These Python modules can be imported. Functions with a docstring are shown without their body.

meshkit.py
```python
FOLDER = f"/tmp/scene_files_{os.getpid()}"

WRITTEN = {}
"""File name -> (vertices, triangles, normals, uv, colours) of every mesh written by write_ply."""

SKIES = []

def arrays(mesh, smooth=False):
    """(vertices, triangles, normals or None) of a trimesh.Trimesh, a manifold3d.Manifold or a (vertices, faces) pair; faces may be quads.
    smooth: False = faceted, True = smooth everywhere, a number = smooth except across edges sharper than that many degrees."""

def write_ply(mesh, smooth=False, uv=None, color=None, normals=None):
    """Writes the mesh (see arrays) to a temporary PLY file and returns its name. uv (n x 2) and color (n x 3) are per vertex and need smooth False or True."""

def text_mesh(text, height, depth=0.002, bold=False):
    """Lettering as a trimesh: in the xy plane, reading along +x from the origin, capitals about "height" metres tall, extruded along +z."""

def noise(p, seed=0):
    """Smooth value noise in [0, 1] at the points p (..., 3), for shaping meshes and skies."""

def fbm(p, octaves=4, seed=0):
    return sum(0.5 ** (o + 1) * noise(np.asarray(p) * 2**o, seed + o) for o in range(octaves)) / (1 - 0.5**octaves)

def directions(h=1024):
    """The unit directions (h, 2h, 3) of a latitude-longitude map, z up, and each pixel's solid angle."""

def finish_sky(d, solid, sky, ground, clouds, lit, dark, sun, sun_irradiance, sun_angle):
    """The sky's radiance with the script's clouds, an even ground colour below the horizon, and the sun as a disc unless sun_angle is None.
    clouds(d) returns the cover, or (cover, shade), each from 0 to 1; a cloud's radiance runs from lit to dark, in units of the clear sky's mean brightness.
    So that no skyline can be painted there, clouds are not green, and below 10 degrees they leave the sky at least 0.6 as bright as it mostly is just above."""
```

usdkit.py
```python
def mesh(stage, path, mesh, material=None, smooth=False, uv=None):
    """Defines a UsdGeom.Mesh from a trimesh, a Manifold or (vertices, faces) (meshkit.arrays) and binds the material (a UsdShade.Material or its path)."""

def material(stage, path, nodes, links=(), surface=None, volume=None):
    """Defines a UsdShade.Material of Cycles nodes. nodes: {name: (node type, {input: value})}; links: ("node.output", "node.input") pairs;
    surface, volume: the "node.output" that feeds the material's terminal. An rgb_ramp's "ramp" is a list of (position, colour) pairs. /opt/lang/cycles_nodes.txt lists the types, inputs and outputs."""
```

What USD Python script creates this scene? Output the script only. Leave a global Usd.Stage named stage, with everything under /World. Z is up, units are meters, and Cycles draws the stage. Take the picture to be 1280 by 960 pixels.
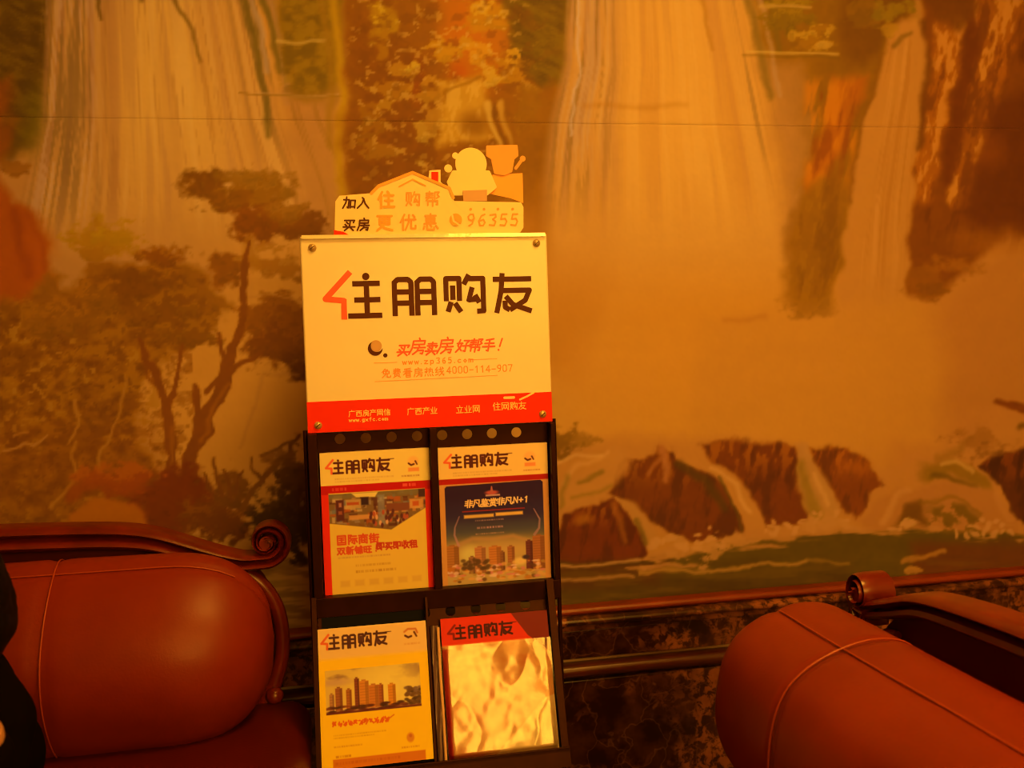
import math
import numpy as np
import trimesh
import manifold3d as m3
import usdkit
import meshkit
from meshkit import fbm
from pxr import Usd, UsdGeom, UsdLux, UsdShade, Sdf, Gf, Vt
from shapely.geometry import Polygon, LineString, Point, box as sbox
from shapely.ops import unary_union
from shapely import affinity

stage = Usd.Stage.CreateInMemory()
UsdGeom.SetStageUpAxis(stage, 'Z')
UsdGeom.SetStageMetersPerUnit(stage, 1.0)
UsdGeom.Xform.Define(stage, '/World')
UsdGeom.Scope.Define(stage, '/World/Looks')
rng = np.random.default_rng(7)

# ------------------------------------------------------------------ camera
FPX, DIST, EYE = 1150.0, 2.07, 1.2
YAW, PITCH, ROLL = math.radians(10.4), math.atan(48 / 1150), math.atan(.033)
_F0 = np.array([math.sin(YAW), math.cos(YAW), 0]); _R0 = np.array([math.cos(YAW), -math.sin(YAW), 0]); _Z = np.array([0, 0, 1.])
CF = math.cos(PITCH) * _F0 - math.sin(PITCH) * _Z
_U0 = np.cross(_R0, CF)
CR = math.cos(ROLL) * _R0 - math.sin(ROLL) * _U0
CU = math.cos(ROLL) * _U0 + math.sin(ROLL) * _R0
CPOS = np.array([0, -DIST, EYE])
cam = UsdGeom.Camera.Define(stage, '/World/camera')
M = np.eye(4); M[0, :3] = CR; M[1, :3] = CU; M[2, :3] = -CF; M[3, :3] = CPOS
cam.AddTransformOp().Set(Gf.Matrix4d(*M.ravel().tolist()))
cam.CreateHorizontalApertureAttr(36.0)
cam.CreateVerticalApertureAttr(27.0)
cam.CreateFocalLengthAttr(FPX / 1280 * 36.0)
cam.CreateClippingRangeAttr(Gf.Vec2f(.05, 100))
cam.CreateFStopAttr(3.2)
cam.CreateFocusDistanceAttr(1.72)
EXPOSURE = 0.0
cam.GetPrim().CreateAttribute('exposure', Sdf.ValueTypeNames.Float).Set(EXPOSURE)

# the light of the room: warm ceiling lamps (x, y, width, depth, radiance), hung under a ceiling of height CEIL
CEIL = 2.75
WARM = np.array([1.0, .43, .038])
LAMPS = [(.75, -1.40, .60, .60, 40)]
ADDED_DRUM = (1.0, -4.3, 1.45, 2.15, .80, 13)      # an added, unseen drum lamp for sleeve glare and front light: x, y, bottom, top, radius, radiance


def at(u, v, Y):
    """World point on the plane y = Y that the photograph shows at (u, v)."""
    d = CF + (u - 640) / FPX * CR - (v - 480) / FPX * CU
    return CPOS + d * ((Y - CPOS[1]) / d[1])


# ------------------------------------------------------------------ helpers
used = {}


def numbered(parent, name):
    k = used.get((parent, name), 0)
    used[(parent, name)] = k + 1
    return f'{parent}/{name}' + (f'_{k:03d}' if k else '')


def tag(prim, label=None, cat=None, group=None, kind=None):
    for k, v in (('label', label), ('category', cat), ('group', group), ('kind', kind)):
        if v:
            prim.SetCustomDataByKey(k, v)
    return prim


def thing(name, label=None, cat=None, loc=(0, 0, 0), rotz=0, mat=None, group=None, kind=None):
    x = UsdGeom.Xform.Define(stage, numbered('/World', name))
    if mat is not None:
        x.AddTransformOp().Set(Gf.Matrix4d(*np.asarray(mat).T.ravel().tolist()))
    else:
        x.AddTranslateOp().Set(Gf.Vec3d(*map(float, loc)))
        if rotz:
            x.AddRotateZOp().Set(float(rotz))
    return tag(x.GetPrim(), label, cat, group, kind)


def obj(name, mesh, mat, parent=None, smooth=False, label=None, colors=None, **k):
    root = str(parent.GetPath()) if parent is not None else '/World'
    if isinstance(mesh, (list, tuple)) and isinstance(mesh[0], trimesh.Trimesh):
        mesh = trimesh.util.concatenate(mesh)
    m = usdkit.mesh(stage, numbered(root, name), mesh, MAT[mat], smooth=smooth)
    if colors is not None:
        UsdGeom.PrimvarsAPI(m).CreatePrimvar('paint', Sdf.ValueTypeNames.Color3fArray, 'vertex').Set(Vt.Vec3fArray.FromNumpy(np.asarray(colors, np.float32)))
    return tag(m.GetPrim(), label, **k)


def rbox(x0, x1, y0, y1, z0, z1, r=.003, n=8):
    r = min(r, (x1 - x0) / 2.02, (y1 - y0) / 2.02, (z1 - z0) / 2.02)
    s = m3.Manifold.sphere(r, n)
    return tm(m3.Manifold.batch_hull([s.translate((x, y, z)) for x in (x0 + r, x1 - r) for y in (y0 + r, y1 - r) for z in (z0 + r, z1 - r)]))


def tm(man):
    q = man.to_mesh()
    return trimesh.Trimesh(np.array(q.vert_properties)[:, :3], np.array(q.tri_verts), process=False)


def bx(x0, x1, y0, y1, z0, z1):
    m = trimesh.creation.box([x1 - x0, y1 - y0, z1 - z0])
    m.apply_translation([(x0 + x1) / 2, (y0 + y1) / 2, (z0 + z1) / 2])
    return m


def rod(a, b, r, n=12):
    return trimesh.creation.cylinder(r, segment=[a, b], sections=n)


def tube(P, r, n=8, caps=True):
    """Tube along the polyline P with radius r (one or one per point)."""
    P = np.asarray(P, float); r = np.broadcast_to(r, len(P))
    T = np.gradient(P, axis=0); T /= np.linalg.norm(T, axis=1)[:, None]
    up = np.array([0, 0, 1.]) if abs(T[0, 2]) < .9 else np.array([1., 0, 0])
    V = []
    A = np.cross(T[0], up); A /= np.linalg.norm(A)
    for p, t, q in zip(P, T, r):
        A = A - t * (A @ t); A /= np.linalg.norm(A)
        B = np.cross(t, A)
        for k in range(n):
            a = 2 * math.pi * k / n
            V.append(p + q * (math.cos(a) * A + math.sin(a) * B))
    Fc = []
    for i in range(len(P) - 1):
        for k in range(n):
            a, b = i * n + k, i * n + (k + 1) % n
            Fc += [[a, a + n, b], [b, a + n, b + n]]
    c0, c1 = len(V), len(V) + 1
    V += [P[0], P[-1]]
    e = (len(P) - 1) * n
    for k in range(n):
        Fc += [[c0, k, (k + 1) % n], [c1, e + (k + 1) % n, e + k]]
    m = trimesh.Trimesh(V, Fc, process=False)
    if m.volume < 0:
        m.invert()
    return m


def spline(pts, n):
    from scipy.interpolate import CubicSpline
    pts = np.asarray(pts, float)
    d = np.r_[0, np.cumsum(np.linalg.norm(np.diff(pts, axis=0), axis=1) ** .5)]
    return CubicSpline(d, pts)(np.linspace(0, d[-1], n))


def closed_spline(pts, n):
    from scipy.interpolate import CubicSpline
    pts = np.asarray(pts, float); pts = np.vstack([pts, pts[:1]])
    d = np.r_[0, np.cumsum(np.linalg.norm(np.diff(pts, axis=0), axis=1) ** .5)]
    return CubicSpline(d, pts, bc_type='periodic')(np.linspace(0, d[-1], n + 1)[:-1])


def extr(shape, depth):
    gs = [g for g in getattr(shape, 'geoms', [shape]) if g.area > 1e-9]
    return trimesh.util.concatenate([trimesh.creation.extrude_polygon(g, depth, engine='earcut') for g in gs])


UPRIGHT = np.array([[1, 0, 0, 0], [0, 0, -1, 0], [0, 1, 0, 0], [0, 0, 0, 1.]])  # plan x, y, height -> x, z, towards -y


def upright(shape, y_front, depth):
    """A shape drawn in (x, z), extruded from y_front + depth to y_front (front faces -y)."""
    m = extr(shape, depth)
    m.apply_transform(UPRIGHT)
    m.apply_translation([0, y_front + depth, 0])
    return m


def lin(c):
    c = np.asarray(c, float) / 255
    return np.where(c <= .04045, c / 12.92, ((c + .055) / 1.055) ** 2.4)


PAPER_LIGHT = np.array([1.05, .43, .036])      # what a pure white would reflect in this warm light


def pigment(c, gain=1.0):
    """The pigment that looks like the sRGB colour c when lit by the warm lamps."""
    return np.clip(lin(c) / (PAPER_LIGHT * gain), .002, .93)


# ------------------------------------------------------------------ materials
MAT = {}


def mat(name, color, rough=.5, spec=.5, metallic=0., noise=None, bump=None, coat=0., coat_rough=.1, **extra):
    nodes = {'p': ('principled_bsdf', {'base_color': tuple(map(float, color)), 'roughness': rough, 'specular_ior_level': spec, 'metallic': metallic, 'coat_weight': coat, 'coat_roughness': coat_rough, **extra})}
    links = []
    if noise or bump:
        nodes['co'] = ('texture_coordinate', {})
    if noise:
        c2, scale, detail = noise
        nodes['n'] = ('noise_texture', {'scale': scale, 'detail': detail})
        nodes['r'] = ('rgb_ramp', {'ramp': [(0, color), (.35, color), (.7, c2), (1, c2)]})
        links += [('co.object', 'n.vector'), ('n.fac', 'r.fac'), ('r.color', 'p.base_color')]
    if bump:
        scale, strength, dist = bump
        nodes['bn'] = ('noise_texture', {'scale': scale, 'detail': 3})
        nodes['b'] = ('bump', {'strength': strength, 'distance': dist})
        links += [('co.object', 'bn.vector'), ('bn.fac', 'b.height'), ('b.normal', 'p.normal')]
    MAT[name] = usdkit.material(stage, '/World/Looks/' + name, nodes, links, surface='p.BSDF')


mat('black_metal', (.010, .003, .002), .42, spec=.22, specular_tint=(1, .45, .3), noise=((.018, .005, .003), 30, 3))
mat('white_acrylic', (.86, .84, .80), .28)
mat('red_print', (.85, .030, .002), .45, spec=.15)
mat('red_marble', (.085, .016, .005), .3, noise=((.05, .01, .003), 12, 4))
mat('acrylic_edge', (.80, .78, .72), .16, spec=.7, bump=(60, .25, .004))
mat('dark_print', (.085, .016, .006), .5, spec=.25)
mat('red_lettering', pigment((240, 62, 10)), .4)
mat('orange_lettering', pigment((255, 105, 10)), .4)
mat('pale_lettering', pigment((255, 150, 30)), .5)
mat('screw_metal', (.55, .42, .24), .3, metallic=.4)
mat('paper_edge', (.62, .52, .42), .7)
mat('card_white', (.86, .82, .72), .45)
mat('card_yellow', (.92, .80, .52), .45)
mat('card_tan', (.62, .40, .28), .5)
mat('card_orange', pigment((255, 120, 10)), .45)
mat('card_grey', (.42, .36, .36), .5)
mat('card_amber', (.80, .40, .12), .5)
mat('dark_card', (.004, .005, .012), .6, spec=.06)
mat('wood_red', (.150, .013, .002), .30, spec=.4, noise=((.085, .008, .002), 14, 4), coat=.12, coat_rough=.15)
mat('wood_dark', (.030, .006, .003), .3)
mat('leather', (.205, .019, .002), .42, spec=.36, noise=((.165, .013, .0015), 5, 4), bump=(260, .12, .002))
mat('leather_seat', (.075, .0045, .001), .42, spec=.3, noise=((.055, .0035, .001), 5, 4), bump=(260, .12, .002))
mat('leather_piping', (.31, .042, .006), .42)
mat('wood_trim', (.225, .035, .006), .35, noise=((.15, .022, .004), 9, 4))
mat('plaster', (.55, .42, .28), .8)
mat('ceiling_paint', (.70, .62, .50), .85)
mat('floor_stone', (.13, .07, .04), .3, noise=((.20, .12, .07), 3, 6))
mat('side_wall', (.34, .22, .13), .75)
mat('lamp_frame', (.60, .55, .5), .4)
mat('jacket', (.0035, .002, .0015), .9, spec=.03)
mat('trousers', (.003, .002, .002), .9, spec=.03)
mat('hair', (.003, .0015, .001), .6, spec=.12)
mat('skin', (.48, .25, .15), .55)
mat('eye_dark', (.02, .015, .01), .3)
mat('shoe', (.02, .015, .012), .4)
mat('phone', (.01, .01, .012), .15)


def paint_mat(name, rough, spec, grain=None):
    nodes = {'a': ('attribute', {'attribute': 'paint'}), 'p': ('principled_bsdf', {'roughness': rough, 'specular_ior_level': spec})}
    links = [('a.color', 'p.base_color')]
    if grain:
        nodes['co'] = ('texture_coordinate', {})
        nodes['n'] = ('noise_texture', {'scale': grain[0], 'detail': 3})
        nodes['b'] = ('bump', {'strength': grain[1], 'distance': .002})
        links += [('co.object', 'n.vector'), ('n.fac', 'b.height'), ('b.normal', 'p.normal')]
    MAT[name] = usdkit.material(stage, '/World/Looks/' + name, nodes, links, surface='p.BSDF')


paint_mat('mural_paint', .62, .25, (90, .15))
paint_mat('print_paint', .5, .15)

# marble of the dado: dark brown with tan veins and patches
MAT['marble'] = usdkit.material(stage, '/World/Looks/marble', {
    'co': ('texture_coordinate', {}),
    'big': ('noise_texture', {'scale': 4.2, 'detail': 4, 'roughness': .6, 'distortion': .9}),
    'rb': ('rgb_ramp', {'ramp': [(0, (0, 0, 0)), (.43, (0, 0, 0)), (.56, (1, 1, 1)), (1, (1, 1, 1))]}), 'bb': ('rgb_to_bw', {}),
    'fin': ('noise_texture', {'scale': 42, 'detail': 4, 'roughness': .68, 'distortion': .5}),
    'rf': ('rgb_ramp', {'ramp': [(0, (0, 0, 0)), (.46, (.06, .06, .06)), (.54, (1, 1, 1)), (1, (1, 1, 1))]}), 'bf': ('rgb_to_bw', {}),
    'mf': ('math', {'math_type': 'multiply'}),
    'nb': ('noise_texture', {'scale': 13, 'detail': 5, 'roughness': .65}),
    'rbase': ('rgb_ramp', {'ramp': [(0, (.010, .003, .0015)), (.45, (.018, .005, .0025)), (.62, (.055, .018, .007)), (.8, (.085, .030, .012))]}),
    'rtan': ('rgb_ramp', {'ramp': [(0, (.11, .034, .012)), (.5, (.24, .085, .034)), (1, (.42, .18, .08))]}),
    'm1': ('mix_color', {}),
    'nd': ('noise_texture', {'scale': 7, 'detail': 4}), 'vm': ('mix_vector', {'fac': .2}),
    'v': ('voronoi_texture', {'feature': 'distance_to_edge', 'scale': 11, 'randomness': 1}),
    'rv': ('rgb_ramp', {'ramp': [(0, (.7, .7, .7)), (.010, (.3, .3, .3)), (.028, (0, 0, 0)), (1, (0, 0, 0))]}), 'bv': ('rgb_to_bw', {}),
    'mv': ('math', {'math_type': 'multiply'}),
    'm2': ('mix_color', {'b': (.26, .11, .055)}),
    'p': ('principled_bsdf', {'roughness': .25, 'specular_ior_level': .35})},
    [('co.object', 'big.vector'), ('big.fac', 'rb.fac'), ('rb.color', 'bb.color'), ('co.object', 'fin.vector'), ('fin.fac', 'rf.fac'), ('rf.color', 'bf.color'), ('bb.val', 'mf.value1'), ('bf.val', 'mf.value2'),
     ('co.object', 'nb.vector'), ('nb.fac', 'rbase.fac'), ('nb.fac', 'rtan.fac'), ('rbase.color', 'm1.a'), ('rtan.color', 'm1.b'), ('mf.value', 'm1.fac'),
     ('co.object', 'nd.vector'), ('co.object', 'vm.a'), ('nd.color', 'vm.b'), ('vm.result', 'v.vector'), ('v.distance', 'rv.fac'), ('rv.color', 'bv.color'), ('bv.val', 'mv.value1'), ('nb.fac', 'mv.value2'),
     ('m1.result', 'm2.a'), ('mv.value', 'm2.fac'), ('m2.result', 'p.base_color')], surface='p.BSDF')

# clear plastic film: mostly transparent, glossy by the angle and everywhere a little
MAT['film'] = usdkit.material(stage, '/World/Looks/film', {
    't': ('transparent_bsdf', {'color': (.95, .95, .95)}), 'g': ('glossy_bsdf', {'color': (1, 1, 1), 'roughness': .2}),
    'f': ('fresnel', {'IOR': 1.5}), 'a': ('math', {'math_type': 'multiply_add', 'value2': 1.7, 'value3': .035, 'use_clamp': True}), 'm': ('mix_closure', {}),
    'co': ('texture_coordinate', {}), 'n': ('noise_texture', {'scale': 22, 'detail': 2, 'distortion': .6}), 'b': ('bump', {'strength': .05, 'distance': .004})},
    [('f.fac', 'a.value1'), ('a.value', 'm.fac'), ('t.BSDF', 'm.closure1'), ('g.BSDF', 'm.closure2'), ('co.object', 'n.vector'), ('n.fac', 'b.height'), ('b.normal', 'g.normal')], surface='m.closure')
for i, (_, _, _, _, rad) in enumerate(LAMPS):
    MAT[f'lamp_{i}'] = usdkit.material(stage, f'/World/Looks/lamp_{i}', {'e': ('emission', {'color': tuple(map(float, WARM)), 'strength': float(rad)})}, surface='e.emission')
MAT['added_drum_glow'] = usdkit.material(stage, '/World/Looks/added_drum_glow', {'e': ('emission', {'color': tuple(map(float, WARM)), 'strength': float(ADDED_DRUM[5])})}, surface='e.emission')
dome = UsdLux.DomeLight.Define(stage, '/World/dome')
dome.CreateColorAttr(Gf.Vec3f(1, .5, .1)); dome.CreateIntensityAttr(0.0)

# ------------------------------------------------------------------ the room
X0, X1, YB = -2.7, 3.3, -5.6
t = thing('wall_back', 'papered back wall above a dark marble dado', kind='structure')
obj('plaster', bx(X0, X1, .0, .12, 0, CEIL), 'plaster', t)
slab_edges = [X0, -1.5, -.6, .30, 1.2, 2.1, X1]
for a, b in zip(slab_edges[:-1], slab_edges[1:]):
    obj('marble_slab', rbox(a + .001, b - .001, -.022, .0, .09, .418, .003), 'marble', t)
def moulding(profile, x0, x1):
    p = Polygon(profile)
    m = trimesh.creation.extrude_polygon(p, x1 - x0, engine='earcut')       # drawn in (y, z)
    A = np.array([[0, 0, 1, 0], [1, 0, 0, 0], [0, 1, 0, 0], [0, 0, 0, 1.]])
    m.apply_transform(A); m.apply_translation([x0, 0, 0])
    if m.volume < 0:
        m.invert()
    return m
arc = lambda cy, cz, r, a0, a1, n=7: [(cy + r * math.cos(math.radians(a)), cz + r * math.sin(math.radians(a))) for a in np.linspace(a0, a1, n)]
obj('marble_bead', moulding([(0, .424), *arc(-.022, .441, .015, 270, 90, 9), (0, .456)], X0, X1), 'red_marble', t, smooth=40)
for a, b in zip(slab_edges[:-1], slab_edges[1:]):
    obj('marble_frieze', rbox(a + .001, b - .001, -.020, .0, .468, .534, .002), 'marble', t)
obj('marble_ledge', moulding([(0, .536), (-.026, .536), *arc(-.028, .541, .005, 270, 150, 4), (-.034, .550), (-.046, .556), *arc(-.048, .563, .008, 260, 100, 6), (-.046, .574), (0, .574)], X0, X1), 'marble', t, smooth=40)
obj('marble_plinth', rbox(X0, X1, -.034, .0, 0, .088, .004), 'marble', t)
t = obj('trim_1', moulding([(0, .574), (-.030, .574), *arc(-.030, .583, .0085, 270, 90, 8), (0, .592)], X0, X1), 'wood_trim', smooth=40, kind='structure', label='thin reddish wooden rail along the bottom of the mural')
obj('floor', bx(X0, X1, YB, .12, -.1, 0), 'floor_stone', kind='structure', label='dark polished stone floor')
obj('ceiling', bx(X0, X1, YB, .12, CEIL, CEIL + .1), 'ceiling_paint', kind='structure', label='plain painted ceiling')
obj('wall_left', bx(X0 - .1, X0, YB, .12, 0, CEIL), 'side_wall', kind='structure', label='plain left side wall')
obj('wall_right', bx(X1, X1 + .1, YB, .12, 0, CEIL), 'side_wall', kind='structure', label='plain right side wall')
obj('wall_front', bx(X0, X1, YB - .1, YB, 0, CEIL), 'side_wall', kind='structure', label='plain wall facing the mural')
for i, (x, y, w, d, _) in enumerate(LAMPS):
    t = thing('ceiling_light', 'square ceiling lamp panel in front of the mural', 'lamp', (x, y, CEIL))
    fr = Polygon(sbox(-w / 2 - .03, -d / 2 - .03, w / 2 + .03, d / 2 + .03).exterior, [sbox(-w / 2, -d / 2, w / 2, d / 2).exterior.coords])
    m = extr(fr, .05); m.apply_translation([0, 0, -.05])
    obj('frame', m, 'lamp_frame', t)
    obj('diffuser', bx(-w / 2, w / 2, -d / 2, d / 2, -.04, -.002), f'lamp_{i}', t)

dx, dy, dz0, dz1, dr, _ = ADDED_DRUM  # added lamp out of view, placed to put glare on the sleeve
t = thing('added_glare_lamp', 'added drum lamp, unseen behind the camera, for glare on the plastic sleeve and front light', 'lamp', (dx, dy, CEIL))
sh = trimesh.creation.revolve([(0, dz0), (dr - .01, dz0), (dr, dz0 + .01), (dr, dz1 - .01), (dr - .01, dz1), (0, dz1)], sections=64); sh.apply_translation([0, 0, -CEIL])
obj('shade', sh, 'added_drum_glow', t, smooth=40)
obj('cord', rod([0, 0, dz1 - CEIL], [0, 0, -.03], .006), 'wood_dark', t)
obj('ceiling_rose', trimesh.creation.cylinder(.07, .03, transform=trimesh.transformations.translation_matrix([0, 0, -.015])), 'lamp_frame', t)
for z in (dz0 + .01, dz1 - .01):
    rg = trimesh.creation.annulus(dr + .001, dr + .008, .02); rg.apply_translation([0, 0, z - CEIL])
    obj('rim', rg, 'wood_dark', t)

# ------------------------------------------------------------------ painting by numbers: masks over the points of a dense mesh
def sstep(x, a, b):
    t = np.clip((x - a) / (b - a), 0, 1)
    return t * t * (3 - 2 * t)


class Paint:
    def __init__(self, U, V, base, seed=0):
        self.U, self.V = U, V
        self.C = np.tile(np.asarray(base, float), (len(U), 1))
        self.wu = self.wv = 0

    def put(self, idx, a, color):
        color = np.asarray(color, float)
        if color.ndim == 2:
            color = color[idx]
        self.C[idx] += a[:, None] * (color - self.C[idx])

    def box_idx(self, x0, x1, y0, y1):
        return np.nonzero((self.U > x0) & (self.U < x1) & (self.V > y0) & (self.V < y1))[0]

    def _pts(self, idx, warp):
        u, v = self.U[idx], self.V[idx]
        if warp:
            u = u + warp * self.wu[idx]; v = v + warp * self.wv[idx]
        return u, v

    def poly(self, pts, color, soft=3, warp=0, a=1., tex=None):
        pts = np.asarray(pts, float); pad = soft + warp + 4
        idx = self.box_idx(*(pts[:, 0].min() - pad, pts[:, 0].max() + pad, pts[:, 1].min() - pad, pts[:, 1].max() + pad))
        if not len(idx):
            return
        u, v = self._pts(idx, warp)
        d = np.full(len(idx), 1e9); inside = np.zeros(len(idx), bool)
        for (x0, y0), (x1, y1) in zip(pts, np.roll(pts, -1, 0)):
            ex, ey = x1 - x0, y1 - y0
            t = np.clip(((u - x0) * ex + (v - y0) * ey) / (ex * ex + ey * ey + 1e-9), 0, 1)
            d = np.minimum(d, (u - x0 - t * ex) ** 2 + (v - y0 - t * ey) ** 2)
            if y0 != y1:
                inside ^= ((y0 > v) != (y1 > v)) & (u < ex * (v - y0) / ey + x0)
        d = np.sqrt(d) * np.where(inside, 1, -1)
        k = sstep(d, -soft, soft) * a
        if tex is not None:
            k = k * tex[idx]
        self.put(idx, k, color)

    def rect(self, x0, y0, x1, y1, color, soft=1., a=1.):
        idx = self.box_idx(x0 - soft, x1 + soft, y0 - soft, y1 + soft)
        u, v = self.U[idx], self.V[idx]
        d = np.minimum(np.minimum(u - x0, x1 - u), np.minimum(v - y0, y1 - v))
        self.put(idx, sstep(d, -soft, soft) * a, color)

    def ell(self, cx, cy, rx, ry, color, soft=.5, warp=0, a=1., tex=None):
        pad = 1 + soft
        idx = self.box_idx(cx - rx * pad - warp, cx + rx * pad + warp, cy - ry * pad - warp, cy + ry * pad + warp)
        if not len(idx):
            return
        u, v = self._pts(idx, warp)
        q = np.sqrt(((u - cx) / rx) ** 2 + ((v - cy) / ry) ** 2)
        k = (1 - sstep(q, 1 - soft, 1 + soft)) * a
        if tex is not None:
            k = k * tex[idx]
        self.put(idx, k, color)

    def stroke(self, pts, w0, w1, color, soft=1.5, warp=0, a=1., tex=None):
        pts = np.asarray(pts, float); pad = max(w0, w1) + soft + warp + 2
        idx = self.box_idx(pts[:, 0].min() - pad, pts[:, 0].max() + pad, pts[:, 1].min() - pad, pts[:, 1].max() + pad)
        if not len(idx):
            return
        u, v = self._pts(idx, warp)
        k = np.zeros(len(idx)); n = len(pts) - 1
        for i in range(n):
            (x0, y0), (x1, y1) = pts[i], pts[i + 1]
            ex, ey = x1 - x0, y1 - y0
            t = np.clip(((u - x0) * ex + (v - y0) * ey) / (ex * ex + ey * ey + 1e-9), 0, 1)
            w = w0 + (w1 - w0) * (i + t) / n
            d = np.hypot(u - x0 - t * ex, v - y0 - t * ey)
            k = np.maximum(k, 1 - sstep(d, w / 2 - soft / 2, w / 2 + soft))
        k *= a
        if tex is not None:
            k = k * tex[idx]
        self.put(idx, k, color)


def grid(us, vs, place):
    """A grid mesh over us x vs; place(U, V) gives the points. Vertex order: row by row of vs."""
    U, V = np.meshgrid(us, vs)
    n, m = len(us), len(vs)
    i = np.arange(n * m).reshape(m, n)
    a, b, c, d = i[:-1, :-1].ravel(), i[:-1, 1:].ravel(), i[1:, 1:].ravel(), i[1:, :-1].ravel()
    return U.ravel(), V.ravel(), place(U.ravel(), V.ravel()), np.vstack([np.c_[a, b, c], np.c_[a, c, d]])


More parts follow.
